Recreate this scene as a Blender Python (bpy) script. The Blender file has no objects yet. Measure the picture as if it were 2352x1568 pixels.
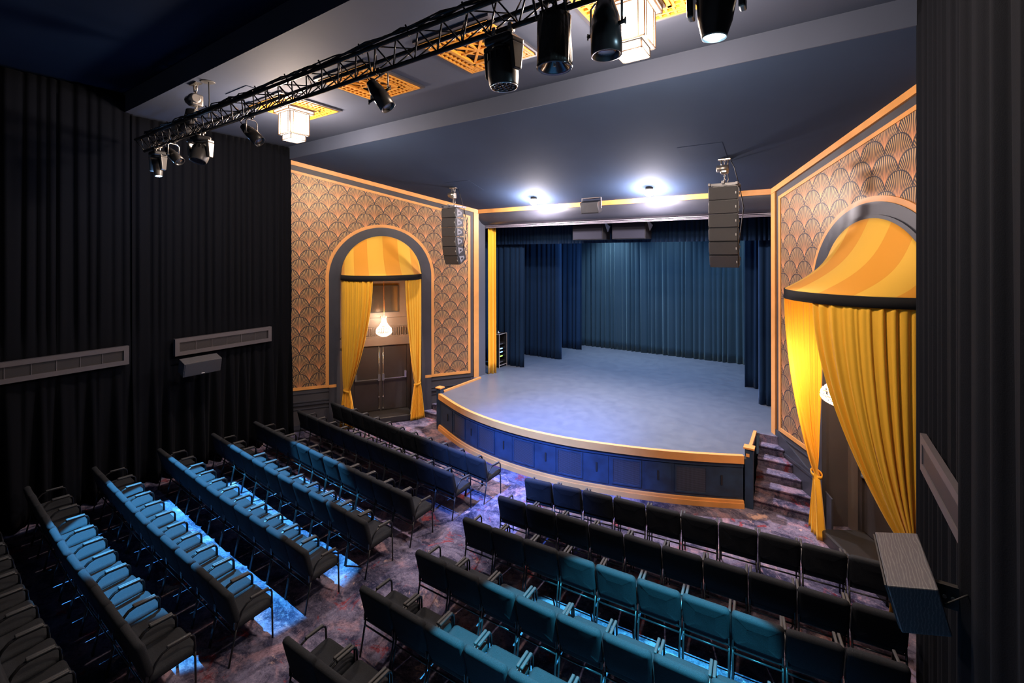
import bpy, bmesh, math, random
from mathutils import Vector, Matrix, Euler
random.seed(4)
C = bpy.data.collections.new('theatre'); bpy.context.scene.collection.children.link(C)
PI = math.pi
V = Vector

# ------------------------------------------------------------------ materials
def new_mat(name):
    m = bpy.data.materials.new(name); m.use_nodes = True
    nt = m.node_tree; b = nt.nodes['Principled BSDF']
    return m, nt, b
def pm(name, col, rough=.6, metal=0., sheen=0., bump=None, vary=None, spec=.5, coat=0., sheen_tint=None):
    m, nt, b = new_mat(name)
    b.inputs['Base Color'].default_value = (*col, 1); b.inputs['Roughness'].default_value = rough
    b.inputs['Metallic'].default_value = metal; b.inputs['Specular IOR Level'].default_value = spec
    b.inputs['Sheen Weight'].default_value = sheen; b.inputs['Sheen Roughness'].default_value = .4
    if sheen_tint: b.inputs['Sheen Tint'].default_value = (*sheen_tint, 1)
    b.inputs['Coat Weight'].default_value = coat
    tc = nt.nodes.new('ShaderNodeTexCoord')
    if vary:
        sc, amt, det = vary
        n = nt.nodes.new('ShaderNodeTexNoise'); n.inputs['Scale'].default_value = sc; n.inputs['Detail'].default_value = det
        nt.links.new(tc.outputs['Object'], n.inputs['Vector'])
        r = nt.nodes.new('ShaderNodeValToRGB')
        r.color_ramp.elements[0].position = .3; r.color_ramp.elements[1].position = .7
        r.color_ramp.elements[0].color = (*[c*(1-amt) for c in col], 1); r.color_ramp.elements[1].color = (*[min(1, c*(1+amt)) for c in col], 1)
        nt.links.new(n.outputs['Fac'], r.inputs[0]); nt.links.new(r.outputs[0], b.inputs['Base Color'])
    if bump:
        sc, st = bump
        n = nt.nodes.new('ShaderNodeTexNoise'); n.inputs['Scale'].default_value = sc; n.inputs['Detail'].default_value = 4
        nt.links.new(tc.outputs['Object'], n.inputs['Vector'])
        bp = nt.nodes.new('ShaderNodeBump'); bp.inputs['Strength'].default_value = st; bp.inputs['Distance'].default_value = .01
        nt.links.new(n.outputs['Fac'], bp.inputs['Height']); nt.links.new(bp.outputs[0], b.inputs['Normal'])
    return m
def emit(name, col, st, base=(.8, .8, .8)):
    m, nt, b = new_mat(name)
    b.inputs['Base Color'].default_value = (*base, 1); b.inputs['Roughness'].default_value = .4
    b.inputs['Emission Color'].default_value = (*col, 1); b.inputs['Emission Strength'].default_value = st
    return m

class NT:   # tiny helper for maths in node trees
    def __init__(s, nt): s.nt = nt
    def m(s, op, a, b=None, c=None):
        n = s.nt.nodes.new('ShaderNodeMath'); n.operation = op
        for i, x in enumerate((a, b, c)):
            if x is None: continue
            if isinstance(x, (int, float)): n.inputs[i].default_value = x
            else: s.nt.links.new(x, n.inputs[i])
        return n.outputs[0]
    def mix(s, f, a, b):
        n = s.nt.nodes.new('ShaderNodeMix'); n.data_type = 'RGBA'
        if isinstance(f, (int, float)): n.inputs[0].default_value = f
        else: s.nt.links.new(f, n.inputs[0])
        for i, x in ((6, a), (7, b)):
            if isinstance(x, tuple): n.inputs[i].default_value = (*x, 1)
            else: s.nt.links.new(x, n.inputs[i])
        return n.outputs[2]
    def noise(s, vec, sc, det=4, rough=.5, dist=0):
        n = s.nt.nodes.new('ShaderNodeTexNoise'); n.inputs['Scale'].default_value = sc; n.inputs['Detail'].default_value = det
        n.inputs['Roughness'].default_value = rough; n.inputs['Distortion'].default_value = dist
        s.nt.links.new(vec, n.inputs['Vector']); return n.outputs['Fac']
    def ss(s, x, lo, hi):
        n = s.nt.nodes.new('ShaderNodeMapRange'); n.interpolation_type = 'SMOOTHSTEP'
        s.nt.links.new(x, n.inputs[0]); n.inputs[1].default_value = lo; n.inputs[2].default_value = hi
        return n.outputs[0]
    def offs(s, vec, o, sc=(1, 1, 1)):
        n = s.nt.nodes.new('ShaderNodeMapping'); n.inputs['Location'].default_value = o; n.inputs['Scale'].default_value = sc
        s.nt.links.new(vec, n.inputs['Vector']); return n.outputs[0]

def wallpaper_material():
    m, nt, b = new_mat('fan_wallpaper'); N = NT(nt)
    uv = nt.nodes.new('ShaderNodeTexCoord').outputs['UV']
    sp = nt.nodes.new('ShaderNodeSeparateXYZ'); nt.links.new(uv, sp.inputs[0])
    W, H = .5, .265
    x = N.m('ADD', N.m('DIVIDE', N.m('SUBTRACT', sp.outputs[0], 4.88), W), 100.)   # apex columns at integers
    y = N.m('ADD', N.m('DIVIDE', N.m('SUBTRACT', sp.outputs[1], 1.32), H), 100.)   # even apex rows at even integers
    k = N.m('FLOOR', y); fy = N.m('SUBTRACT', y, k)          # strip k..k+1
    par = N.m('MODULO', k, 2.)                              # 0 even
    # the fan whose apex is at row k-1 has its centre at row k (upper half seen in this strip)
    offA = N.m('MULTIPLY', N.m('SUBTRACT', 1., par), .5)     # apex row k-1 parity opposite to k
    xa = N.m('ADD', x, offA); fxa = N.m('SUBTRACT', xa, N.m('ROUND', xa))
    rA = N.m('SQRT', N.m('ADD', N.m('POWER', N.m('MULTIPLY', N.m('ABSOLUTE', fxa), 2.), 2.), N.m('POWER', fy, 2.)))
    inA = N.m('LESS_THAN', rA, 1.)
    offB = N.m('MULTIPLY', par, .5); xb = N.m('ADD', x, offB); fxb = N.m('SUBTRACT', xb, N.m('ROUND', xb))
    def lerp(a, bb): return N.m('ADD', N.m('MULTIPLY', inA, a), N.m('MULTIPLY', N.m('SUBTRACT', 1., inA), bb))
    dx = N.m('MULTIPLY', lerp(fxa, fxb), W)
    dy = N.m('MULTIPLY', lerp(N.m('ADD', fy, 1.), fy), H)      # height above the apex of the owning fan
    ang = N.m('ARCTAN2', dx, N.m('ADD', dy, .035))
    # rays
    st = N.m('ABSOLUTE', N.m('SUBTRACT', N.m('FRACT', N.m('ADD', N.m('MULTIPLY', ang, 12.5), .5)), .5))
    rad = N.m('SQRT', N.m('ADD', N.m('POWER', dx, 2.), N.m('POWER', dy, 2.)))
    width = N.m('ADD', .34, N.m('MULTIPLY', rad, -.24))
    ray = N.m('SUBTRACT', 1., N.ss(N.m('SUBTRACT', st, width), -.05, .05))
    # edge of fan : upper arc ends the rays, lower spike is bounded by neighbours' arcs
    tA = N.m('SUBTRACT', 1., N.ss(rA, .93, .97))
    rB = rA
    tB = N.ss(rB, 1.02, 1.05)
    edge = lerp(tA, tB)
    # solid copper core near the base
    core = N.m('SUBTRACT', 1., N.ss(rad, .10, .22))
    gold = N.m('MULTIPLY', N.m('MAXIMUM', ray, N.m('MULTIPLY', core, .72)), edge)
    # diamond at apex: dark with gold outline
    dd = N.m('ADD', N.m('DIVIDE', N.m('ABSOLUTE', dx), .028), N.m('DIVIDE', N.m('ABSOLUTE', N.m('SUBTRACT', dy, .012)), .055))
    gold = N.m('MULTIPLY', gold, N.ss(dd, .95, 1.1))
    d2 = N.m('ABSOLUTE', dx)
    sheen = N.m('MULTIPLY', N.m('SUBTRACT', 1., N.ss(d2, 0., .16)), N.m('SUBTRACT', 1., N.ss(dy, .1, .42)))
    gcol = N.mix(sheen, (.47, .24, .095), (.92, .40, .16))
    gcol = N.mix(N.ss(rad, .22, .5), gcol, (.58, .36, .16))
    col = N.mix(gold, (.040, .028, .034), gcol)
    nt.links.new(col, b.inputs['Base Color'])
    nt.links.new(N.m('MULTIPLY', gold, .25), b.inputs['Metallic']); b.inputs['Roughness'].default_value = .48
    return m

def carpet_material():
    m, nt, b = new_mat('patterned_carpet'); N = NT(nt)
    v = nt.nodes.new('ShaderNodeTexCoord').outputs['Object']
    fine = N.noise(v, 55, 5, .75); med = N.noise(v, 14, 5, .7, .6)
    vv = N.offs(v, (0, 0, 0), (1, 1.5, 1))
    a = N.noise(vv, 1.5, 7, .68, .8)
    c = N.mix(N.ss(a, .38, .60), (.026, .028, .066), (.185, .165, .25))
    bb = N.noise(N.offs(v, (7, 3, 0)), 1.9, 7, .7, .6)
    c = N.mix(N.m('MULTIPLY', N.ss(bb, .52, .66), .75), c, (.42, .26, .31))
    r = N.noise(N.offs(v, (3, 11, 2)), 2.3, 8, .72, .8)
    c = N.mix(N.m('MULTIPLY', N.ss(r, .575, .65), .8), c, (.30, .028, .032))
    o = N.noise(N.offs(v, (13, 5, 4)), 1.7, 8, .72, .5)
    c = N.mix(N.m('MULTIPLY', N.ss(o, .60, .67), .8), c, (.80, .52, .44))
    d = N.noise(N.offs(v, (23, 1, 8)), 1.3, 7, .75, .9)
    c = N.mix(N.m('MULTIPLY', N.ss(d, .54, .66), .7), c, (.018, .018, .032))
    w = N.m('MULTIPLY', N.ss(N.m('ADD', N.m('MULTIPLY', fine, .5), N.m('MULTIPLY', med, .5)), .50, .68), .50)
    c = N.mix(w, c, (.46, .38, .46))
    w2 = N.m('MULTIPLY', N.ss(N.m('ADD', N.m('MULTIPLY', fine, .6), N.m('MULTIPLY', med, .4)), .50, .34), .8)
    c = N.mix(w2, c, (.010, .010, .014))
    nt.links.new(c, b.inputs['Base Color']); b.inputs['Roughness'].default_value = .95; b.inputs['Specular IOR Level'].default_value = .15
    bp = nt.nodes.new('ShaderNodeBump'); bp.inputs['Strength'].default_value = .5; bp.inputs['Distance'].default_value = .012
    nt.links.new(fine, bp.inputs['Height']); nt.links.new(bp.outputs[0], b.inputs['Normal'])
    return m

def stage_floor_material():
    m, nt, b = new_mat('stage_vinyl'); N = NT(nt)
    v = nt.nodes.new('ShaderNodeTexCoord').outputs['Object']
    a = N.noise(v, 4.5, 8, .75, .4); f = N.noise(N.offs(v, (0, 0, 0), (2, 14, 1)), 4, 7, .75)
    c = N.mix(N.ss(a, .3, .7), (.098, .114, .152), (.128, .146, .184))
    c = N.mix(N.m('MULTIPLY', N.ss(f, .55, .8), .6), c, (.14, .15, .175))
    nt.links.new(c, b.inputs['Base Color'])
    nt.links.new(N.m('ADD', .26, N.m('MULTIPLY', a, .2)), b.inputs['Roughness'])
    b.inputs['Specular IOR Level'].default_value = .55
    bp = nt.nodes.new('ShaderNodeBump'); bp.inputs['Strength'].default_value = .12; bp.inputs['Distance'].default_value = .01
    nt.links.new(f, bp.inputs['Height']); nt.links.new(bp.outputs[0], b.inputs['Normal'])
    return m

def wood_black_material():
    m, nt, b = new_mat('black_stained_wood'); N = NT(nt)
    v = nt.nodes.new('ShaderNodeTexCoord').outputs['Object']
    w = nt.nodes.new('ShaderNodeTexWave'); w.wave_type = 'BANDS'; w.bands_direction = 'X'
    w.inputs['Scale'].default_value = 17; w.inputs['Distortion'].default_value = 7; w.inputs['Detail'].default_value = 4; w.inputs['Detail Scale'].default_value = 1.6
    nt.links.new(N.offs(v, (0, 0, 0), (1, .18, 1)), w.inputs['Vector'])
    c = N.mix(N.m('MULTIPLY', N.ss(w.outputs['Fac'], .6, .98), N.noise(v, 9, 4, .7)), (.052, .051, .060), (.15, .142, .145))
    nt.links.new(c, b.inputs['Base Color']); b.inputs['Roughness'].default_value = .55
    return m

def canopy_material():
    m, nt, b = new_mat('striped_yellow_canopy_fabric'); N = NT(nt)
    uv = nt.nodes.new('ShaderNodeTexCoord').outputs['UV']
    sp = nt.nodes.new('ShaderNodeSeparateXYZ'); nt.links.new(uv, sp.inputs[0])
    f = N.m('GREATER_THAN', N.m('FRACT', N.m('MULTIPLY', sp.outputs[0], 4.)), .5)
    c = N.mix(f, (.95, .55, .06), (.88, .38, .028))
    nt.links.new(c, b.inputs['Base Color']); b.inputs['Roughness'].default_value = .75; b.inputs['Sheen Weight'].default_value = .2
    return m

def mesh_grille_material():
    m, nt, b = new_mat('wire_mesh_vent_cover'); N = NT(nt)
    v = nt.nodes.new('ShaderNodeTexCoord').outputs['UV']
    sp = nt.nodes.new('ShaderNodeSeparateXYZ'); nt.links.new(v, sp.inputs[0])
    a = N.m('LESS_THAN', N.m('FRACT', N.m('MULTIPLY', sp.outputs[1], 24.)), .28)
    bq = N.m('LESS_THAN', N.m('FRACT', N.m('MULTIPLY', sp.outputs[0], 22.)), .18)
    c = N.mix(N.m('MAXIMUM', a, N.m('MULTIPLY', bq, .5)), (.006, .008, .014), (.085, .10, .15))
    nt.links.new(c, b.inputs['Base Color']); b.inputs['Roughness'].default_value = .4
    return m

M = {}
M['carpet'] = carpet_material(); M['wallpaper'] = wallpaper_material(); M['stage'] = stage_floor_material()
M['blackwood'] = wood_black_material(); M['canopy'] = canopy_material(); M['mesh'] = mesh_grille_material()
M['navy'] = pm('charcoal_navy_paint', (.055, .052, .062), .55, vary=(1.5, .08, 3), bump=(40, .1))
M['navygloss'] = pm('satin_navy_paint', (.046, .048, .064), .38, vary=(2.2, .12, 4))
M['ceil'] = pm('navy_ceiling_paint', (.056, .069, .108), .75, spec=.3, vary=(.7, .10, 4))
M['ceilslope'] = pm('navy_ceiling_paint_dimmed', (.032, .054, .104), .85, spec=.2, vary=(.7, .10, 4))  # same navy paint as the soffit; its dimmer light is put into the colour
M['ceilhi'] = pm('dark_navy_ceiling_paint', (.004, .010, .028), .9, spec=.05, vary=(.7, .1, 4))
M['gold'] = pm('ochre_gold_trim_paint', (.76, .345, .100), .42, vary=(3, .08, 3))
M['goldlat'] = pm('gold_lattice_paint', (.78, .33, .035), .45)
M['stagefront'] = pm('navy_stage_front_paint', (.014, .034, .072), .5, vary=(4, .35, 5))
M['blackcurt'] = pm('black_velvet', (.0040, .0045, .0065), .95, spec=.05, sheen=.02, sheen_tint=(.7, .75, .85), bump=(120, .2))
M['tealcurt'] = pm('blue_black_stage_velvet', (.016, .038, .060), .8, spec=.2, sheen=.6, sheen_tint=(.45, .72, .85), bump=(120, .2))
M['navycurt'] = pm('navy_stage_velvet', (.008, .024, .058), .85, spec=.1, sheen=.25, sheen_tint=(.35, .5, .85), bump=(120, .2))
M['yellow'] = pm('mustard_yellow_drape', (.95, .50, .028), .75, sheen=.25, bump=(160, .15))
M['yellowtie'] = pm('mustard_tieback', (.78, .37, .02), .75)
M['blackband'] = pm('black_velvet_band', (.008, .008, .009), .95)
M['fabric'] = pm('charcoal_chair_fabric', (.030, .032, .037), .95, spec=.02, sheen=.0, sheen_tint=(.8, .85, .9), bump=(260, .35), vary=(180, .25, 2))
M['frame'] = pm('black_powder_coated_steel', (.012, .012, .014), .35)
M['pad'] = pm('black_arm_pad', (.035, .036, .040), .6)
M['black'] = pm('matt_black', (.012, .012, .013), .6)
M['blackgloss'] = pm('black_satin_plastic', (.022, .021, .021), .30)
M['greyplastic'] = pm('grey_satin_plastic', (.10, .095, .09), .35)
M['truss'] = pm('black_aluminium_tube', (.020, .019, .019), .30, metal=.5)
M['steel'] = pm('galvanised_steel', (.45, .42, .38), .35, metal=.9)
M['chrome'] = pm('brushed_steel', (.6, .6, .6), .25, metal=.9)
M['speaker'] = pm('dark_grey_speaker_grille', (.050, .050, .056), .5, bump=(300, .4))
M['cab'] = pm('black_speaker_cabinet', (.028, .028, .034), .45)
M['horn'] = pm('grey_horn_plastic', (.20, .20, .23), .35)
M['bronze'] = pm('dark_bronze_lantern_frame', (.07, .045, .03), .4, metal=.5)
M['lantern'] = emit('glowing_lantern_glass', (1, .84, .72), 1.05)
M['lampwhite'] = emit('white_lamp_lens', (1, .92, .88), 60)
M['lampblue'] = emit('blue_white_beam_lens', (.35, .68, 1), 60)
M['lampcyan'] = emit('cyan_white_beam_lens', (.38, .80, 1), 60)
M['crystal'] = emit('lit_crystal_beads', (1, .74, .50), 1.3)
M['ledblue'] = emit('blue_led_display', (.15, .45, 1), 6, (.02, .02, .05))
M['ledgreen'] = emit('green_led_display', (.4, 1, .1), 3, (.02, .02, .02))
M['ventframe'] = pm('grey_vent_frame_paint', (.075, .066, .074), .5)
M['ventlouvre'] = None
M['door'] = pm('black_brown_door_paint', (.032, .028, .030), .35, vary=(3, .1, 3))
M['alcove'] = pm('taupe_alcove_paint', (.12, .098, .092), .4)
M['mirror'] = pm('antique_mirror_glass', (.12, .10, .085), .12, metal=.6)
M['lens'] = pm('dark_lens_glass', (.02, .022, .028), .05, spec=1)
M['badge'] = pm('white_badge', (.7, .7, .7), .4)
M['beige'] = pm('white_edged_rack_profile', (.7, .62, .6), .4, metal=.3)
def louvre_mat():
    m, nt, b = new_mat('fine_louvre_grille'); N = NT(nt)
    v = nt.nodes.new('ShaderNodeTexCoord').outputs['UV']
    sp = nt.nodes.new('ShaderNodeSeparateXYZ'); nt.links.new(v, sp.inputs[0])
    a = N.m('LESS_THAN', N.m('FRACT', N.m('MULTIPLY', sp.outputs[1], 14.)), .45)
    nt.links.new(N.mix(a, (.008, .007, .008), (.030, .026, .028)), b.inputs['Base Color']); b.inputs['Roughness'].default_value = .5
    return m
M['ventlouvre'] = louvre_mat()

# ------------------------------------------------------------------ mesh builder
class MB:
    def __init__(s, T=None):
        s.bm = bmesh.new(); s.uv = s.bm.loops.layers.uv.new('UVMap'); s.T = T or Matrix.Identity(4)
    def v(s, p): return s.bm.verts.new(s.T @ V(p))
    def face(s, vs, uvs=None, smooth=False):
        try: f = s.bm.faces.new(vs)
        except ValueError: return None
        f.smooth = smooth
        if uvs:
            for l, u in zip(f.loops, uvs): l[s.uv].uv = u
        return f
    def box(s, c, size, R=None, bevel=0, seg=2):
        hx, hy, hz = (q/2 for q in size); R = R or Matrix.Identity(4); c = V(c)
        P = [s.v(c + (R @ V((x*hx, y*hy, z*hz)))) for z in (-1, 1) for y in (-1, 1) for x in (-1, 1)]
        fs = []
        for q in ((0, 2, 3, 1), (4, 5, 7, 6), (0, 1, 5, 4), (2, 6, 7, 3), (0, 4, 6, 2), (1, 3, 7, 5)):
            fs.append(s.face([P[i] for i in q], ((0, 0), (1, 0), (1, 1), (0, 1))))
        if bevel:
            es = list({e for f in fs for e in f.edges})
            r = bmesh.ops.bevel(s.bm, geom=es, offset=bevel, segments=seg, affect='EDGES', profile=.5)
            for f in r['faces']: f.smooth = True
        return s
    def hexa(s, pts):      # 8 points: bottom loop 4, top loop 4
        P = [s.v(p) for p in pts]
        for q in ((3, 2, 1, 0), (4, 5, 6, 7), (0, 1, 5, 4), (1, 2, 6, 5), (2, 3, 7, 6), (3, 0, 4, 7)):
            s.face([P[i] for i in q], ((0, 0), (1, 0), (1, 1), (0, 1)))
        return s
    def tube(s, pts, r, n=8, cap=True, closed=False):
        pts = [V(p) for p in pts]; rings = []; m = len(pts)
        up = None
        for i, p in enumerate(pts):
            a = pts[(i-1) % m] if (i > 0 or closed) else p; b = pts[(i+1) % m] if (i < m-1 or closed) else p
            d = (b-a).normalized()
            if up is None:
                up = V((0, 0, 1)) if abs(d.z) < .9 else V((1, 0, 0))
            x = d.cross(up).normalized(); y = x.cross(d).normalized(); up = y
            rr = r[i] if isinstance(r, (list, tuple)) else r
            rings.append([s.v(p + x*rr*math.cos(2*PI*k/n) + y*rr*math.sin(2*PI*k/n)) for k in range(n)])
        for i in range(m if closed else m-1):
            A, B = rings[i], rings[(i+1) % m]
            for k in range(n): s.face([A[k], A[(k+1) % n], B[(k+1) % n], B[k]], None, True)
        if cap and not closed: s.face(rings[0][::-1]); s.face(rings[-1])
        return s
    def lathe(s, prof, n=24, c=(0, 0, 0), R=None, cap=True):   # prof: (radius, z)
        c = V(c); R = R or Matrix.Identity(4); rings = []
        for r, z in prof:
            rings.append([s.v(c + (R @ V((r*math.cos(2*PI*k/n), r*math.sin(2*PI*k/n), z)))) for k in range(n)])
        for A, B in zip(rings, rings[1:]):
            for k in range(n): s.face([A[k], A[(k+1) % n], B[(k+1) % n], B[k]], None, True)
        if cap: s.face(rings[0][::-1]); s.face(rings[-1])
        return s
    def grid(s, nu, nv, fn, uvfn=None, smooth=True):
        G = [[s.v(fn(i/nu, j/nv)) for j in range(nv+1)] for i in range(nu+1)]
        for i in range(nu):
            for j in range(nv):
                uv = [(i/nu, j/nv), ((i+1)/nu, j/nv), ((i+1)/nu, (j+1)/nv), (i/nu, (j+1)/nv)]
                if uvfn: uv = [uvfn(*q) for q in uv]
                s.face([G[i][j], G[i+1][j], G[i+1][j+1], G[i][j+1]], uv, smooth)
        return s
    def slab(s, pts, n):       # polygon extruded by vector n
        n = V(n); A = [s.v(p) for p in pts]; B = [s.v(V(p)+n) for p in pts]
        s.face(A[::-1]); s.face(B)
        for i in range(len(pts)): j = (i+1) % len(pts); s.face([A[i], A[j], B[j], B[i]])
        return s
    def cushion(s, w, h, t, r, T, curve=0.):
        out = []
        for cx, cy, a0 in ((w/2-r, h/2-r, 0), (-w/2+r, h/2-r, 90), (-w/2+r, -h/2+r, 180), (w/2-r, -h/2+r, 270)):
            for k in range(5):
                a = math.radians(a0 + k*22.5); out.append((cx, cy, math.cos(a), math.sin(a)))
        prof = [(.035, -t/2), (.012, -t*.42), (0, -t*.2), (0, t*.2), (.012, t*.42), (.035, t/2)]
        rings = []
        for ins, d in prof:
            rings.append([s.v(T @ V((cx+(r-ins)*ca if r > ins else cx, cy+(r-ins)*sa if r > ins else cy, d + curve*((cx+r*ca)/(w/2))**2))) for cx, cy, ca, sa in out])
        n = len(out)
        for A, B in zip(rings, rings[1:]):
            for k in range(n): s.face([A[k], A[(k+1) % n], B[(k+1) % n], B[k]], None, True)
        for ring, pi_, sg in ((rings[0], 0, -1), (rings[-1], -1, 1)):
            cur = ring
            for f_, dd in ((.975, .510), (.95, .514), (.5, .520)):
                nw = []
                for (cx, cy, ca, sa) in out:
                    X = (cx+(r-.035)*ca if r > .035 else cx)*f_; Y = (cy+(r-.035)*sa if r > .035 else cy)*f_
                    nw.append(s.v(T @ V((X, Y, sg*t*dd + curve*((cx+r*ca)*f_/(w/2))**2))))
                for k in range(n):
                    s.face([cur[k], cur[(k+1) % n], nw[(k+1) % n], nw[k]], None, True)
                cur = nw
            s.face(cur, None, True)
        return s
    def build(s, name, mat, parent=None, solid=0, keep=False):
        bm = s.bm
        bmesh.ops.recalc_face_normals(bm, faces=bm.faces) if keep is False else None
        if parent is not None:
            inv = parent.matrix_basis.inverted() if parent.parent is None else (parent.parent.matrix_basis @ parent.matrix_basis).inverted()
            bm.transform(inv); loc = None
        else:
            xs = [v.co.x for v in bm.verts]; ys = [v.co.y for v in bm.verts]; zs = [v.co.z for v in bm.verts]
            loc = V(((min(xs)+max(xs))/2, (min(ys)+max(ys))/2, min(zs))); bm.transform(Matrix.Translation(-loc))
        me = bpy.data.meshes.new(name); bm.to_mesh(me); bm.free()
        o = bpy.data.objects.new(name, me); C.objects.link(o)
        if loc: o.location = loc
        if parent is not None: o.parent = parent
        me.materials.append(M[mat] if isinstance(mat, str) else mat)
        if solid:
            md = o.modifiers.new('thickness', 'SOLIDIFY'); md.thickness = solid; md.offset = 0
        return o
def tag(o, label=None, cat=None, group=None, kind=None):
    if label: o['label'] = label
    if cat: o['category'] = cat
    if group: o['group'] = group
    if kind: o['kind'] = kind
    return o
def thing(name, loc, label, cat, group=None, rz=0):
    o = bpy.data.objects.new(name, None); C.objects.link(o); o.empty_display_size = .1
    o.matrix_basis = Matrix.Translation(V(loc)) @ Matrix.Rotation(rz, 4, 'Z')
    return tag(o, label, cat, group)
def S(o): o['kind'] = 'structure'; return o

# ------------------------------------------------------------------ camera
f_px, cy, yaw, roll = 1031.45, 583.84, .5874, -.0016
F = V((-math.sin(yaw), math.cos(yaw), 0)); R0 = V((math.cos(yaw), math.sin(yaw), 0)); U0 = V((0, 0, 1))
Rr = R0*math.cos(roll) + U0*math.sin(roll); Ur = U0*math.cos(roll) - R0*math.sin(roll)
cam = bpy.data.cameras.new('camera'); co = bpy.data.objects.new('camera', cam); C.objects.link(co)
mw = Matrix.Identity(4)
for i in range(3): mw[i][0] = Rr[i]; mw[i][1] = Ur[i]; mw[i][2] = -F[i]
mw[2][3] = 4.9; co.matrix_world = mw
cam.sensor_width = 36; cam.lens = f_px/2352*36; cam.shift_y = -(784-cy)/2352; cam.clip_start = .05
bpy.context.scene.camera = co
def proj(P):
    P = V(P) - V((0, 0, 4.9)); d = P.dot(F)
    return (1176+f_px*P.dot(R0)/d, cy-f_px*P.z/d, d) if d > .1 else (1e6, 1e6, d)

# ------------------------------------------------------------------ wall frames
class Wall:
    def __init__(s, base, d, n): s.b = V((*base, 0)); s.d = V((*d, 0)); s.n = V((*n, 0))
    def __call__(s, S_, n, z): return s.b + s.d*S_ + s.n*n + V((0, 0, z))
aR = math.radians(30.5)
WL = Wall((-8.87, 11.3), (-.5708, -.8211), (.8211, -.5708))
WR = Wall((-.675, 11.3), (math.sin(aR), -math.cos(aR)), (-math.cos(aR), -math.sin(aR)))
SL = .2667
def ceil_z(y): return 7.507 + SL*(6.85-y)          # sloping ceiling over the stalls front
XL, XR = -11.8, 1.08
YB1, YB2 = 3.315, 6.85
ZS, ZC, ZB = 7.847, 8.247, 7.507

# ------------------------------------------------------------------ shell
def quad_slab(name, pts, n, mat, kind=True, **k):
    o = MB().slab(pts, n).build(name, mat); return S(o)
quad_slab('floor', [(-13.5, -2, 0), (3.2, -2, 0), (3.2, 12.5, 0), (-13.5, 12.5, 0)], (0, 0, -.1), 'carpet')
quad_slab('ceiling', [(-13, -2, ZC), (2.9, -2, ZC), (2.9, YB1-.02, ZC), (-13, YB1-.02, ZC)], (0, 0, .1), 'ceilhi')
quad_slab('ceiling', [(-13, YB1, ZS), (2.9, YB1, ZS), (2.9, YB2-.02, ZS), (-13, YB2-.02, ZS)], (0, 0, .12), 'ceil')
quad_slab('trim_1', [(-13, YB1, ZS), (2.9, YB1, ZS), (2.9, YB1, ZC+.1), (-13, YB1, ZC+.1)], (0, -.02, 0), 'ceil')
quad_slab('trim_2', [(-13, YB2, ZB), (2.9, YB2, ZB), (2.9, YB2, ZS+.1), (-13, YB2, ZS+.1)], (0, -.02, 0), 'ceil')
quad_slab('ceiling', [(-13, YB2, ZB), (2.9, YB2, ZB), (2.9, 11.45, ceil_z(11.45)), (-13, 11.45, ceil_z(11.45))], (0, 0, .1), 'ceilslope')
quad_slab('wall_left', [(-12.25, -2, -.1), (-12.25, 6.9, -.1), (-12.25, 6.9, 8.5), (-12.25, -2, 8.5)], (-.15, 0, 0), 'navy')
quad_slab('wall_right', [(1.28, -2, -.1), (1.28, 6.87, -.1), (1.28, 6.87, 8.5), (1.28, -2, 8.5)], (.15, 0, 0), 'navy')

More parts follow.
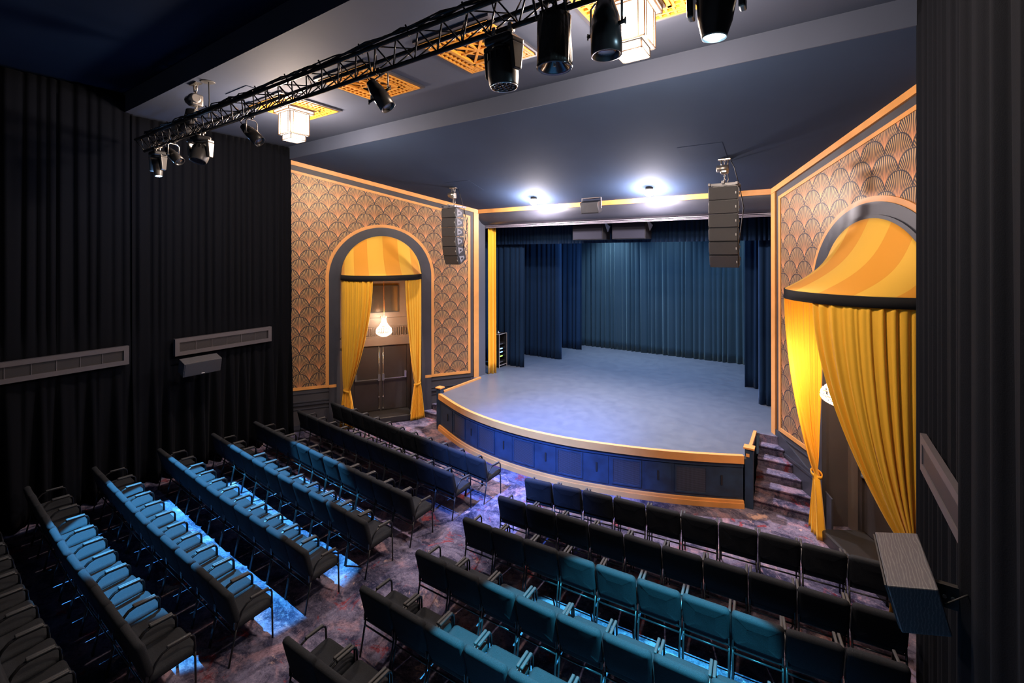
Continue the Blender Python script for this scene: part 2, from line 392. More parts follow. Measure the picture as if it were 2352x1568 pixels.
def arch_wall(W, side):
    Sc, Ri, Zsp, Rg0, Rg1 = 2.92, 1.225, 4.24, 1.45, 1.54
    end = 5.75
    def ct(s, y=None): return ceil_z(W(s, 0, 0).y)     # ceiling height along wall
    def columns(mb, s0, s1, zlo, zhi, n, N=40, th=.02):
        mb.grid(N, 1, lambda u, v: W(s0+(s1-s0)*u, n, zlo(s0+(s1-s0)*u)*(1-v)+zhi(s0+(s1-s0)*u)*v),
                lambda u, v: (s0+(s1-s0)*u, zlo(s0+(s1-s0)*u)*(1-v)+zhi(s0+(s1-s0)*u)*v), False)
    def arc(R): return lambda s: Zsp + math.sqrt(max(0, R*R-(s-Sc)**2))
    # base wall with arched opening
    mb = MB()
    columns(mb, -.02, Sc-Ri, lambda s: -.05, lambda s: ct(s)+.05, 0, 1)
    columns(mb, Sc+Ri, end, lambda s: -.05, lambda s: ct(s)+.05, 0, 1)
    columns(mb, Sc-Ri, Sc+Ri, arc(Ri), lambda s: ct(s)+.05, 0, 48)
    # reveal of the arch, back into the alcove
    pth = [(Sc-Ri, 0)] + [(Sc-Ri*math.cos(PI*k/32), Zsp+Ri*math.sin(PI*k/32)) for k in range(33)] + [(Sc+Ri, 0)]
    D = -.42
    for (a, b) in zip(pth, pth[1:]):
        q = [mb.v(W(a[0], 0, a[1])), mb.v(W(b[0], 0, b[1])), mb.v(W(b[0], D, b[1])), mb.v(W(a[0], D, a[1]))]; mb.face(q)
    wall = S(mb.build('wall_'+side+'_splayed', 'navy', solid=0))
    # alcove back
    mb = MB()
    mb.slab([W(Sc-Ri-.1, D, -.05), W(Sc+Ri+.1, D, -.05), W(Sc+Ri+.1, D, 6), W(Sc-Ri-.1, D, 6)], W.n*-.08)
    S(mb.build('wall_'+side+'_alcove', 'alcove'))
    # wallpaper
    mb = MB(); e = .006
    lo = lambda s: 1.2
    top = lambda s: ct(s)-.30
    columns(mb, .31, Sc-Rg1+.02, lo, top, e, 1)
    columns(mb, Sc+Rg1-.02, end, lo, top, e, 1)
    columns(mb, Sc-Rg1+.02, Sc+Rg1-.02, arc(Rg1-.03), top, e, 60)
    S(mb.build('wall_'+side+'_wallpaper', 'wallpaper'))
    # gold trims
    def strip(name, s0, s1, z0, z1, n0, n1, mat='gold', N=1):
        mb = MB()
        for i in range(N):
            a = s0+(s1-s0)*i/N; b = s0+(s1-s0)*(i+1)/N
            mb.hexa([W(a, n0, z0(a)), W(b, n0, z0(b)), W(b, n1, z0(b)), W(a, n1, z0(a)), W(a, n0, z1(a)), W(b, n0, z1(b)), W(b, n1, z1(b)), W(a, n1, z1(a))])
        return S(mb.build(name, mat))
    K = lambda z: (lambda s: z)
    strip('trim_3', -.04, end, lambda s: ct(s)-.11, lambda s: ct(s)+.02, 0, .045)          # cornice
    strip('trim_4', .22, end, lambda s: ct(s)-.32, lambda s: ct(s)-.25, 0, .022)
    strip('trim_5', -.05, .11, K(1.0), lambda s: ct(s)-.05, 0, .035)                        # pillar edge
    strip('trim_6', .22, .30, K(1.14), lambda s: ct(s)-.27, 0, .020)
    strip('trim_7', .22, Sc-Rg0-.0, K(1.145), K(1.225), 0, .022)
    strip('trim_8', Sc+Rg0, end, K(1.145), K(1.225), 0, .022)
    strip('trim_9', Sc-Rg0, Sc-Ri+.0, K(1.145), K(1.225), 0, .055)
    strip('trim_10', Sc+Ri, Sc+Rg0, K(1.145), K(1.225), 0, .055)
    # gold ring + dark ring around the arch
    for nm, r0, r1, n1, mat, zb in (('trim_11', Rg0, Rg1, .03, 'gold', 1.145), ('trim_12', Ri-.005, Rg0, .05, 'navygloss', 0), ('trim_13', Ri-.07, Ri+.03, .075, 'navygloss', 0)):
        mb = MB()
        P = [(-1, 0, zb)] + [(-math.cos(PI*k/48), math.sin(PI*k/48), None) for k in range(49)] + [(1, 0, zb)]
        for a, b in zip(P, P[1:]):
            def q(p, r, n): return W(Sc+p[0]*r, n, p[2] if p[2] is not None else Zsp+p[1]*r)
            mb.hexa([q(a, r0, 0), q(a, r1, 0), q(a, r1, n1), q(a, r0, n1), q(b, r0, 0), q(b, r1, 0), q(b, r1, n1), q(b, r0, n1)])
        S(mb.build(nm, mat))
    # wainscot mouldings on the dark dado
    mb = MB()
    for s0, s1 in ((.1, Sc-Rg0), (Sc+Rg0, end)):
        for z, h, d in ((1.03, .02, .02), (.80, .03, .03), (.72, .05, .045), (.60, .02, .02), (.06, .12, .03)):
            mb.hexa([W(s0, 0, z), W(s1, 0, z), W(s1, d, z), W(s0, d, z), W(s0, 0, z+h), W(s1, 0, z+h), W(s1, d, z+h), W(s0, d, z+h)])
    S(mb.build('baseboard_'+side, 'navygloss'))
    # alcove panelling: lintel, fluted frieze, framed mirror, mouldings
    t = thing('alcove_panelling', W(Sc, D, 0), 'taupe panelling with a fluted frieze above the doors in the %s arch' % side, 'panelling')
    def wb(mb, s0, s1, n0, n1, z0, z1):
        mb.hexa([W(s0, n0, z0), W(s1, n0, z0), W(s1, n1, z0), W(s0, n1, z0), W(s0, n0, z1), W(s1, n0, z1), W(s1, n1, z1), W(s0, n1, z1)])
    mb = MB(); wb(mb, Sc-Ri+.06, Sc+Ri-.06, D, D+.12, 2.16, 2.40); mb.build('lintel', 'alcove', t)
    mb = MB()
    for i in range(40):
        s0 = Sc-1.08+i*.054; wb(mb, s0, s0+.03, D, D+.05, 2.44, 2.68)
    wb(mb, Sc-1.13, Sc+1.13, D, D+.08, 2.40, 2.44); wb(mb, Sc-1.13, Sc+1.13, D, D+.07, 2.68, 2.71)
    mb.build('fluted_frieze', 'alcove', t)
    mb = MB(); wb(mb, Sc-.55, Sc+.45, D, D+.03, 3.12, 3.98); wb(mb, Sc-1.13, Sc+1.13, D, D+.05, 4.12, 4.16); wb(mb, Sc-1.13, Sc+1.13, D, D+.03, 2.95, 2.98); mb.build('moulding', 'alcove', t)
    mb = MB(); wb(mb, Sc-.5, Sc+.40, D+.03, D+.035, 3.17, 3.93); mb.build('mirror_pane', 'mirror', t)
    mb = MB()
    for s0 in (-.53, .40): wb(mb, Sc+s0, Sc+s0+.03, D+.03, D+.055, 3.14, 3.96)
    for z0 in (3.14, 3.93): wb(mb, Sc-.53, Sc+.43, D+.03, D+.055, z0, z0+.03)
    for s0 in (-.30, .22): wb(mb, Sc+s0, Sc+s0+.012, D+.035, D+.045, 3.17, 3.93)
    mb.build('mirror_frame', 'black', t)
    # double door
    t = thing('door_1' if side == 'left' else 'door_2', W(Sc, D, 0), 'black double exit door with chrome push bars in the %s arch' % side, 'door'); t['kind'] = 'structure'
    for sg in (-1, 1):
        mb = MB(); a, b = sorted((Sc+sg*.012, Sc+sg*.76)); wb(mb, a, b, D, D+.045, .2, 2.15); leaf = mb.build('door_leaf', 'door', t)
        mb = MB(); a, b = sorted((Sc+sg*.05, Sc+sg*.74)); wb(mb, a, b, D+.09, D+.115, 1.14, 1.165)
        wb(mb, Sc+sg*.72-.03, Sc+sg*.72+.03, D+.045, D+.11, 1.13, 1.34); wb(mb, Sc+sg*.06-.035, Sc+sg*.06+.035, D+.045, D+.12, 1.10, 1.30)
        mb.build('push_bar', 'chrome', leaf)
        mb = MB(); mb.tube([W(Sc+sg*.06, D+.07, .22), W(Sc+sg*.06, D+.07, 2.13)], .010, 6)
        for z in (.25, .6, 1.6): wb(mb, Sc+sg*.06-.02, Sc+sg*.06+.02, D+.045, D+.085, z, z+.02)
        mb.build('vertical_rod', 'chrome', leaf)
    mb = MB(); wb(mb, Sc-.86, Sc-.765, D, D+.08, 0, 2.16); wb(mb, Sc+.765, Sc+.86, D, D+.08, 0, 2.16); mb.build('door_frame', 'door', t)
    mb = MB(); wb(mb, Sc-.83, Sc+.83, D+.02, .30, .0, .19)
    # rounded timber threshold step
    o = mb.build('door_step', 'blackgloss'); md = o.modifiers.new('bevel', 'BEVEL'); md.width = .035; md.segments = 3
    tag(o, 'low black step in front of the double doors in the %s arch' % side, 'step')

    # canopy: striped half dome spreading from the arch to a half-round hoop, with a black band
    Rc, Zr = 1.13, 4.235
    t = thing('drape_canopy', W(Sc, 0, Zr), 'yellow striped fabric canopy with black rim over the %s arch' % side, 'canopy')
    Ra = 1.12
    def cano(u, v):
        a = PI*u
        ca, sa = math.cos(a), math.sin(a)
        # v=0 hoop on a horizontal half circle, v=1 on the arch in the wall plane
        hoop = V((-Rc*ca, Rc*sa*.98, 0)); arch = V((-Ra*ca, .0, (Ra+.0)*sa))
        e = v
        p = hoop.lerp(arch, e)
        sag = math.sin(PI*v)*sa
        p = p + V((0, -.16*sag, -.10*sag))
        p.y += .012*math.sin(8*a)*math.sin(PI*v)
        return W(Sc+p.x, .07+p.y, Zr+.09+p.z)
    mb = MB(); mb.grid(56, 16, cano, lambda u, v: (u, v)); mb.build('canopy_fabric', 'canopy', t, solid=.006)
    mb = MB()
    mb.grid(48, 1, lambda u, v: W(Sc-1.005*Rc*math.cos(PI*u), .07+Rc*.985*math.sin(PI*u), Zr-.055+v*.15))
    mb.build('black_band', 'blackband', t, solid=.02)
    # drapes
    for sg in (-1, 1):
        which = {('left', 1): 'left-hand', ('left', -1): 'right-hand', ('right', -1): 'left-hand', ('right', 1): 'right-hand'}[(side, sg)]
        tt = thing('arch_drape', W(Sc+sg*.98, .25, 0), '%s yellow drape tied back under the canopy of the %s arch' % (which, side), 'drape', None)
        Zt, Ztie = 4.19, 1.06
        a_out, a_in = 0., math.radians(72 if sg > 0 else 62)
        nf = 9; tieS, tieN = .985, .27
        rng = random.Random(7+sg); ph = [rng.uniform(-.5, .5) for _ in range(4)]
        def drape(u, v, sg=sg, a_in=a_in, ph=ph):
            # u across cloth, v 0 top ..1 bottom
            z = Zt*(1-v)
            a = a_in*u
            Tp = V((Rc*math.cos(a)*.98, .07+Rc*math.sin(a)*.96))
            c = math.cos(nf*2*PI*u + ph[0]*math.sin(3*u*PI)*4 + 1.1*math.sin(7.3*u+ph[2]*5) + .5*z*ph[3]*math.sin(9*u)); c = c*(.75+.45*math.sin(11*u+ph[1]*9)) + .28*math.cos(nf*4.6*PI*u+2*ph[1]+z*.6); sn = math.sin(nf*2*PI*u + .4)
            if z >= Ztie:
                w = (Zt-z)/(Zt-Ztie)
                e = (w**1.75*(.30+.70*u)+ w**4*(.70-.70*u))
                e = min(1, e)
                G = V((tieS + (.5-u)*.16, tieN + (u-.5)*.12))
                p = Tp.lerp(G, e)
                amp = .020+.012*w
                if w > .93: amp *= (1-w)/.07*.5+.5
                nrm = V((math.cos(a), math.sin(a)))
                p = p + nrm*amp*c + V((-nrm.y, nrm.x))*amp*.4*sn
            else:
                w = (Ztie-z)/Ztie
                wd = .16+.26*w**.7
                p = V((tieS + (.5-u)*wd - .02*w, tieN + (u-.5)*.10)); p = p + V((.3, 1)).normalized()*(.035+.03*w)*c
            return W(Sc+sg*p.x, p.y, z+.015)
        mb = MB(); mb.grid(120, 54, drape); mb.build('cloth', 'yellow', tt, solid=.008)
        mb = MB(); q = []
        for k in range(20):
            a = 2*PI*k/20; q.append(W(Sc+sg*(tieS+.098*math.cos(a)), tieN+.078*math.sin(a), Ztie-.005+.03*math.cos(a)))
        rA = [[mb.v(p_+V((0, 0, hz))) for hz in (-.028, .028)] for p_ in q]
        for k in range(20): mb.face([rA[k][0], rA[(k+1) % 20][0], rA[(k+1) % 20][1], rA[k][1]], None, True)
        mb.build('tieback', 'yellowtie', tt, solid=.012)
    # chandelier
    p = W(Sc, .55, 0)
    t = thing('crystal_chandelier', (p.x, p.y, 2.56), 'glowing crystal basket chandelier hanging in the %s arch' % side, 'chandelier')
    mb = MB()
    for (r0, z0, r1, z1, n, nb) in ((.055, 3.10, .205, 2.80, 22, 10), (.205, 2.79, .215, 2.74, 26, 3), (.215, 2.72, .05, 2.58, 24, 8), (.085, 3.15, .06, 3.1, 14, 2)):
        for k in range(n):
            a = 2*PI*k/n
            for j in range(nb):
                w = (j+.5)/nb; r = r0+(r1-r0)*(w**2.3); z = z0+(z1-z0)*w
                c_ = V((p.x+r*math.cos(a), p.y+r*math.sin(a), z)); d = .012
                vs = [mb.v(c_+V(q)*d) for q in ((1, 0, 0), (0, 1, 0), (-1, 0, 0), (0, -1, 0), (0, 0, 1.4), (0, 0, -1.4))]
                for i in range(4): mb.face([vs[i], vs[(i+1) % 4], vs[4]]); mb.face([vs[(i+1) % 4], vs[i], vs[5]])
    mb.build('crystal_beads', 'crystal', t)
    mb = MB()
    for r, z in ((.06, 3.10), (.10, 3.14), (.19, 2.80), (.215, 2.73)):
        mb.tube([(p.x+r*math.cos(2*PI*k/24), p.y+r*math.sin(2*PI*k/24), z) for k in range(24)], .006, 5, closed=True)
    mb.build('brass_ring', 'gold', t)
    mb = MB(); mb.tube([(p.x, p.y, 3.10), (p.x, p.y, 4.20)], .006, 5); mb.tube([(p.x, p.y, 3.14), (p.x+.03, p.y, 3.4), (p.x, p.y, 3.7)], .003, 5)
    mb.box((p.x, p.y, 4.21), (.06, .06, .03))
    mb.build('chain', 'gold', t)
    # struts carrying the chain to the arch soffit
    mb = MB(); mb.tube([W(Sc, -.42, 4.225), W(Sc, .56, 4.225)], .012, 6); mb.build('hanging_bar', 'black', t)
    L = bpy.data.lights.new('chandelier_bulb_'+side, 'POINT'); L.energy = 125; L.color = (1, .70, .46); L.shadow_soft_size = .12
    lo_ = bpy.data.objects.new('chandelier_bulb', L); lo_.location = (p.x, p.y, 2.86); C.objects.link(lo_)
arch_wall(WL, 'left'); arch_wall(WR, 'right')

# ------------------------------------------------------------------ proscenium
PXL, PXR, D = -8.87, -.675, 11.3
ztop = ceil_z(D)
S(MB().box(((PXL+PXR)/2, D+.03, ztop-.055), (PXR-PXL, .07, .13)).build('trim_14', 'gold'))
def cove(u, v):
    a = v*PI/2
    return (PXL+.0+(PXR-PXL)*u, D+.04+.36*(1-math.cos(a)), ztop-.12-.36*math.sin(a))
mb = MB(); mb.grid(1, 10, cove); 
S(mb.build('trim_15', 'navygloss'))
mb = MB()
for dz, dy, h in ((-.50, .40, .02), (-.535, .42, .018), (-.565, .40, .014)): mb.box(((PXL+PXR)/2, D+dy, ztop+dz+.0), (PXR-PXL-.1, .06, h))
S(mb.build('trim_16', pm('track_paint', (.30, .27, .33), .4)))
S(MB().box(((PXL+PXR)/2, D+.30, (ztop+7.9)/2-.1), (PXR-PXL+1.5, .35, 7.9-ztop)).build('wall_front', 'navy'))
# jambs
S(MB().slab([(PXL, D-.02, .9), (PXL+.06, D+.36, .9), (PXL+.06, D+.36, ztop), (PXL, D-.02, ztop)], (-.12, 0, 0)).build('wall_left_jamb', pm('jamb_paint', (.10, .11, .14), .5)))
S(MB().slab([(PXR, D-.02, .9), (PXR-.0, D+.36, .9), (PXR-.0, D+.36, ztop), (PXR, D-.02, ztop)], (.12, 0, 0)).build('wall_right_jamb', 'navy'))
# stage house shell
quad_slab('wall_left_stage', [(-12.4, 11.6, 0), (-12.4, 18.6, 0), (-12.4, 18.6, 7.6), (-12.4, 11.6, 7.6)], (-.1, 0, 0), 'black')
quad_slab('wall_right_stage', [(1.5, 11.6, 0), (1.5, 18.6, 0), (1.5, 18.6, 7.6), (1.5, 11.6, 7.6)], (.1, 0, 0), 'black')
quad_slab('wall_back_stage', [(-12.5, 18.6, 0), (1.6, 18.6, 0), (1.6, 18.6, 7.6), (-12.5, 18.6, 7.6)], (0, .1, 0), 'black')
quad_slab('ceiling', [(-12.5, 11.6, 7.6), (1.6, 11.6, 7.6), (1.6, 18.7, 7.6), (-12.5, 18.7, 7.6)], (0, 0, .1), 'black')
quad_slab('wall_left_wing', [(-12.4, 11.45, 0), (PXL-.06, 11.45, 0), (PXL-.06, 11.45, 7.6), (-12.4, 11.45, 7.6)], (0, .12, 0), 'black')
quad_slab('wall_right_wing', [(PXR+.06, 11.45, 0), (1.5, 11.45, 0), (1.5, 11.45, 7.6), (PXR+.06, 11.45, 7.6)], (0, .12, 0), 'black')

# ------------------------------------------------------------------ stage
edge = [(-8.65, 9.32), (-7.41, 8.80), (-6.38, 8.55), (-5.37, 8.48), (-4.33, 8.56), (-3.44, 8.76), (-2.62, 9.01), (-1.87, 9.31), (-1.09, 9.69)]
def spl(x):
    for i in range(len(edge)-1):
        if x <= edge[i+1][0] or i == len(edge)-2:
            break
    def sl(j):
        j0, j1 = max(0, j-1), min(len(edge)-1, j+1); return (edge[j1][1]-edge[j0][1])/(edge[j1][0]-edge[j0][0])
    x0, y0 = edge[i]; x1, y1 = edge[i+1]; h = x1-x0; t = (x-x0)/h
    return (2*t**3-3*t**2+1)*y0+(t**3-2*t**2+t)*h*sl(i)+(-2*t**3+3*t**2)*y1+(t**3-t**2)*h*sl(i+1)
NX = 64
xs = [-8.65+(8.65-1.09)*k/NX for k in range(NX+1)]
front = [V((x, spl(x), 0)) for x in xs]
def fnorm(i):
    a = front[max(0, i-1)]; b = front[min(NX, i+1)]; d = (b-a).normalized(); return V((d.y, -d.x, 0))
nrm = [fnorm(i) for i in range(NX+1)]
def band(z0, z1, o0, o1):     # outward offset range, swept along the front curve
    mb = MB()
    ring = []
    for i in range(NX+1):
        p, n = front[i], nrm[i]
        ring.append([mb.v(p+n*o0+V((0, 0, z0))), mb.v(p+n*o1+V((0, 0, z0))), mb.v(p+n*o1+V((0, 0, z1))), mb.v(p+n*o0+V((0, 0, z1)))])
    L_ = 0
    for i in range(NX):
        for k in range(4): mb.face([ring[i][k], ring[i+1][k], ring[i+1][(k+1) % 4], ring[i][(k+1) % 4]], None, k in (1, 3) and False)
    mb.face(ring[0]); mb.face(ring[-1][::-1]); return mb
stage = thing('stage', (-4.9, 11, 0), 'curved blue-black stage platform with orange trimmed edge', 'stage')
# deck
mb = MB(); zt = 1.0
YS = 11.12    # where side steps reach the deck
poly = [(p.x, p.y, zt) for p in front] + [(-1.0, 9.75, zt), (-1.0, YS, zt), (PXR+.0, YS, zt), (1.4, 11.6, zt), (1.4, 18.5, zt), (-12.3, 18.5, zt), (-12.3, 11.6, zt), (PXL-.0, YS+.05, zt), (-8.66, YS+.05, zt), (-8.66, 9.4, zt)]
mb.slab(poly, (0, 0, -.06)); deck = mb.build('deck', 'stage', stage)
band(.13, .94, -.06, -.02).build('front_panel', 'stagefront', stage)
band(.86, 1.012, -.05, .035).build('top_edge_trim', 'gold', stage)
band(.78, .86, -.05, .0).build('dark_band', 'stagefront', stage)
tb = band(.0, .10, -.06, .05); 
tb.build('base_trim', 'gold', stage)
band(.10, .145, -.06, .03).build('base_trim_upper', 'gold', stage)
# side walls of the apron
mb = MB(); mb.box((-1.03, 10.45, .47), (.06, 1.42, .94)); mb.box((-8.66, 10.3, .47), (.06, 1.72, .94)); mb.build('side_panel', 'stagefront', stage)
mb = MB(); mb.box((-1.02, 10.4, 1.02), (.06, 1.38, .06)); mb.build('side_rail', 'gold', stage)
mb = MB(); mb.box((-8.66, 10.35, 1.02), (.06, 1.7, .06)); mb.build('side_rail', 'gold', stage)
for (px_, py_) in ((-8.70, 9.40), (-1.00, 9.79)):
    mb = MB(); mb.box((px_, py_, .57), (.14, .14, 1.14)); post = mb.build('corner_post', 'stagefront', stage)
    mb = MB(); mb.box((px_, py_, 1.155), (.19, .19, .03)); mb.build('post_cap', 'gold', post)
# vents and access panels on the front
def on_front(x, off, z):
    t = (x-xs[0])/(xs[-1]-xs[0])*NX; i = min(NX-1, max(0, int(t))); w = t-i
    p = front[i].lerp(front[i+1], w); n = nrm[i].lerp(nrm[i+1], w).normalized(); return p+n*off+V((0, 0, z))
for gx in (-7.55, -6.46, -5.36, -4.26, -3.12, -1.96):
    mb = MB()
    mb.grid(6, 1, lambda u, v: on_front(gx-.25+.5*u, -.012, .24+.48*v)); g = mb.build('vent_grille', 'mesh', stage)
    mb = MB()
    for x0, x1, z0, z1 in ((gx-.28, gx-.25, .21, .75), (gx+.25, gx+.28, .21, .75), (gx-.25, gx+.25, .21, .24), (gx-.25, gx+.25, .72, .75)):
        for k in range(4):
            a = x0+(x1-x0)*k/4; b = x0+(x1-x0)*(k+1)/4
            mb.hexa([on_front(a, -.02, z0), on_front(b, -.02, z0), on_front(b, -.002, z0), on_front(a, -.002, z0), on_front(a, -.02, z1), on_front(b, -.02, z1), on_front(b, -.002, z1), on_front(a, -.002, z1)])
    mb.build('vent_frame', 'stagefront', g)
for gx in (-8.15, -7.0, -5.9, -4.8, -3.7, -2.54, -1.45):
    mb = MB()
    x0, x1 = gx-.235, gx+.235
    for k in range(5):
        a = x0+(x1-x0)*k/5; b = x0+(x1-x0)*(k+1)/5
        mb.hexa([on_front(a, -.02, .19), on_front(b, -.02, .19), on_front(b, -.008, .19), on_front(a, -.008, .19), on_front(a, -.02, .76), on_front(b, -.02, .76), on_front(b, -.008, .76), on_front(a, -.008, .76)])
    g = mb.build('access_panel', 'stagefront', stage)
    mb = MB(); c_ = on_front(gx, 0, 0)
    mb.hexa([on_front(gx-.015, -.01, .42), on_front(gx+.015, -.01, .42), on_front(gx+.015, .008, .42), on_front(gx-.015, .008, .42), on_front(gx-.015, -.01, .60), on_front(gx+.015, -.01, .60), on_front(gx+.015, .008, .60), on_front(gx-.015, .008, .60)])
    mb.build('pull_handle', 'black', g)
# carpeted steps
def steps(name, W, x_in, y0, lab):
    t = thing(name, (x_in, y0, 0), lab, 'stairs')
    for k in range(5):
        y = y0 + k*.262; z = (k+1)*.1667
        s = (11.3-y)/abs(W.d.y); xw = W(s, .03, 0).x; s2 = (11.3-(YS))/abs(W.d.y); xw2 = W(s2, .03, 0).x
        mb = MB()
        lo_, hi_ = sorted((0, 1))
        y1 = y+.262+.03
        s1 = (11.3-y1)/abs(W.d.y); xw1 = W(s1, .03, 0).x
        xw, xw1 = (xw, xw1)
        pr = [(-.035, z-.03), (-.035, z-.01), (-.02, z), (y1-y, z), (y1-y, z-.17), (0, z-.17), (0, z-.045)]
        A = [mb.v((x_in, y+a, b)) for a, b in pr]; B = [mb.v((xw+(xw1-xw)*max(0, a)/(y1-y), y+a, b)) for a, b in pr]
        n = len(pr)
        for i in range(n): mb.face([A[i], A[(i+1) % n], B[(i+1) % n], B[i]])
        mb.face(A[::-1]); mb.face(B); mb.build('step', 'carpet', t)
    s = (11.3-YS)/abs(W.d.y); xw = W(s, .03, 0).x
    mb = MB(); mb.box(((x_in+xw)/2, YS-.01, .91), (abs(xw-x_in), .02, .18)); mb.build('top_riser', 'carpet', t)
steps('stage_steps', WR, -.935, 9.86, 'patterned carpet steps rising beside the right end of the stage')
steps('stage_steps', WL, -8.70, 9.86, 'patterned carpet steps tucked beside the left end of the stage')
quad_slab('trim_17', [WR(0.0, .0, .0), WR(1.95, .0, .0), WR(1.95, .0, .62), WR(0.0, .0, 1.16)], WR.n*.028, 'navygloss')

# ------------------------------------------------------------------ curtains
def curtain(name, p0, p1, z0, z1, amp, wl, mat, label, cat='curtain', seed=0, group=None, flare=.0, nv=14, sheer=0, res=7, gather=None):
    rng = random.Random(seed); a = V((*p0, 0)); b = V((*p1, 0)); Ln = (b-a).length; d = (b-a)/Ln; n = V((d.y, -d.x, 0))
    nf = max(2, int(Ln/wl)); ks = [rng.uniform(-.35, .35) for _ in range(nf+2)]; am = [rng.uniform(.45, 1.15) for _ in range(nf+2)]
    ks2 = [rng.uniform(-.5, .5) for _ in range(nf+2)]
    def lerpl(L_, x):
        i = int(x) % len(L_); w = x-int(x); w = w*w*(3-2*w); return L_[i]*(1-w)+L_[(i+1) % len(L_)]*w
    def fn(u, v):
        x = u*nf; 
        ph = x + lerpl(ks, x) + (1-v)*lerpl(ks2, x)*.5
        A = amp*lerpl(am, x)*(.55+.45*(1-v)) 
        y = A*math.sin(2*PI*ph) + A*.3*math.sin(4*PI*ph+1)
        zz = z0+(z1-z0)*v
        if gather:
            zg, sp = gather
            if zz < zg[0]: y += .05*(zg[0]-zz)*math.sin(2*PI*ph*.5)
            inten = math.exp(-((zz-zg[0])/.5)**2)
            y *= (1-.75*inten)
        return a + d*(u*Ln) + n*(y + flare*(1-v)**2) + V((0, 0, zz))
    mb = MB(); mb.grid(nf*res, nv, fn)
    o = mb.build(name, mat, solid=.006)
    return tag(o, label, cat, group)
curtain('blackout_curtain', (XL, -1.5), (XL, 3.42), .0, ZC-.05, .05, .17, 'blackcurt', 'tall black velvet curtain at the rear of the left wall, behind the long vent', seed=1, nv=30, gather=((2.86,), 1))
curtain('blackout_curtain', (XL-.0, 3.40), (XL-.0, 6.85), .0, ZS-.04, .05, .15, 'blackcurt', 'black velvet curtain on the left wall, behind the vent nearest the wallpaper', seed=2, nv=30, gather=((2.86,), 1))
curtain('blackout_curtain', (XR-.07, 4.2), (XR-.07, 6.84), .0, ZS-.04, -.030, .22, 'blackcurt', 'black velvet curtain on the right wall behind the wooden speaker box', seed=5, nv=24)
curtain('blackout_curtain', (XR-.19, -.8), (XR-.19, 4.50), .0, ZS-.02, -.05, .30, 'blackcurt', 'nearest black velvet curtain filling the right edge of the picture', seed=8, nv=20)
# stage soft goods
curtain('stage_backdrop', (-8.6, 17.7), (-.5, 17.7), 1.0, 6.6, .085, .21, 'tealcurt', 'wide blue velvet backdrop curtain across the rear of the stage', 'backdrop', seed=11, nv=16, res=8)
curtain('wing_curtain', (-9.45, 13.1), (-8.22, 13.1), 1.0, 6.6, .06, .18, 'navycurt', 'navy velvet wing curtain beside the equipment rack, nearest on the left', seed=12)
curtain('wing_curtain', (-9.6, 14.85), (-7.72, 14.85), 1.0, 6.6, .06, .19, 'navycurt', 'navy velvet wing curtain, middle of the three on the left of the stage', seed=13)
curtain('wing_curtain', (-9.8, 16.8), (-7.78, 16.8), 1.0, 6.6, .06, .19, 'navycurt', 'navy velvet wing curtain deepest on the left, next to the backdrop', seed=14)
curtain('wing_curtain', (-1.62, 14.75), (-.3, 14.75), 1.0, 6.6, .06, .2, 'navycurt', 'navy velvet wing curtain on the right of the stage, closer to the backdrop', seed=15)
curtain('wing_curtain', (-1.14, 13.25), (.2, 13.25), 1.0, 6.6, .07, .22, 'navycurt', 'navy velvet wing curtain on the right of the stage, nearest the yellow drape', seed=16)
curtain('side_masking_curtain', (-9.9, 11.9), (-9.9, 17.6), 1.0, 6.6, .05, .2, 'navycurt', 'black-blue masking curtain behind the wing curtains on the left of the stage', seed=17)
curtain('side_masking_curtain', (.35, 17.6), (.35, 11.9), 1.0, 6.6, .05, .2, 'navycurt', 'black-blue masking curtain behind the wing curtains on the right of the stage', seed=18)
curtain('stage_border', (-9.8, 12.85), (.3, 12.85), 5.24, 6.7, .035, .13, 'navycurt', 'short dark navy valance border hanging across the top of the stage', 'valance', seed=19, nv=6)
curtain('house_drape', (-8.76, 11.74), (-8.64, 12.0), 1.0, 5.86, .05, .14, 'yellow', 'gathered yellow drape at the left edge of the stage opening', 'drape', seed=20, res=16)
curtain('house_drape', (-.74, 12.0), (-.64, 11.76), 1.0, 5.86, .04, .12, 'yellow', 'gathered yellow drape at the right edge of the stage opening', 'drape', seed=21, res=16)

# ------------------------------------------------------------------ wall vents and wall speakers
def vent(x, sg, y0, y1, lab, th=.10):
    t = thing('wall_vent', (x, (y0+y1)/2, 2.85), lab, 'vent')
    z0, z1 = 2.665, 3.04; b = .085; X = x
    mb = MB()
    for ya, yb, za, zb in ((y0, y1, z1-b, z1), (y0, y1, z0, z0+b), (y0, y0+b, z0+b, z1-b), (y1-b, y1, z0+b, z1-b)):
        mb.box((X, (ya+yb)/2, (za+zb)/2), (th, yb-ya, zb-za))
    mb.build('frame', 'ventframe', t)
    mb = MB(); mb.grid(6, 1, lambda u, v: (X+sg*.015, y0+b+(y1-y0-2*b)*u, z0+b+(z1-z0-2*b)*v)); mb.build('louvres', 'ventlouvre', t)
    for k in (range(1, 6) if th > .06 else ()): MB().box((X+sg*.02, y0+b+(y1-y0-2*b)*k/6, (z0+z1)/2), (.012, .012, z1-z0-2*b)).build('mullion', 'ventframe', t)
    mb = MB()
    for yy in (y0+.25, y1-.25): mb.box((X-sg*.24, yy, (z0+z1)/2), (.44, .04, .06))
    mb.build('wall_bracket', 'black', t)
vent(-11.68, 1, 1.19, 3.31, 'long grey framed vent on the rear left wall curtain, cut by the picture edge')
vent(-11.68, 1, 4.11, 6.23, 'long grey framed vent on the left curtain above the wall speaker')
vent(.965, -1, 4.11, 6.23, 'grey framed vent seen edge-on on the right wall curtain', .05)
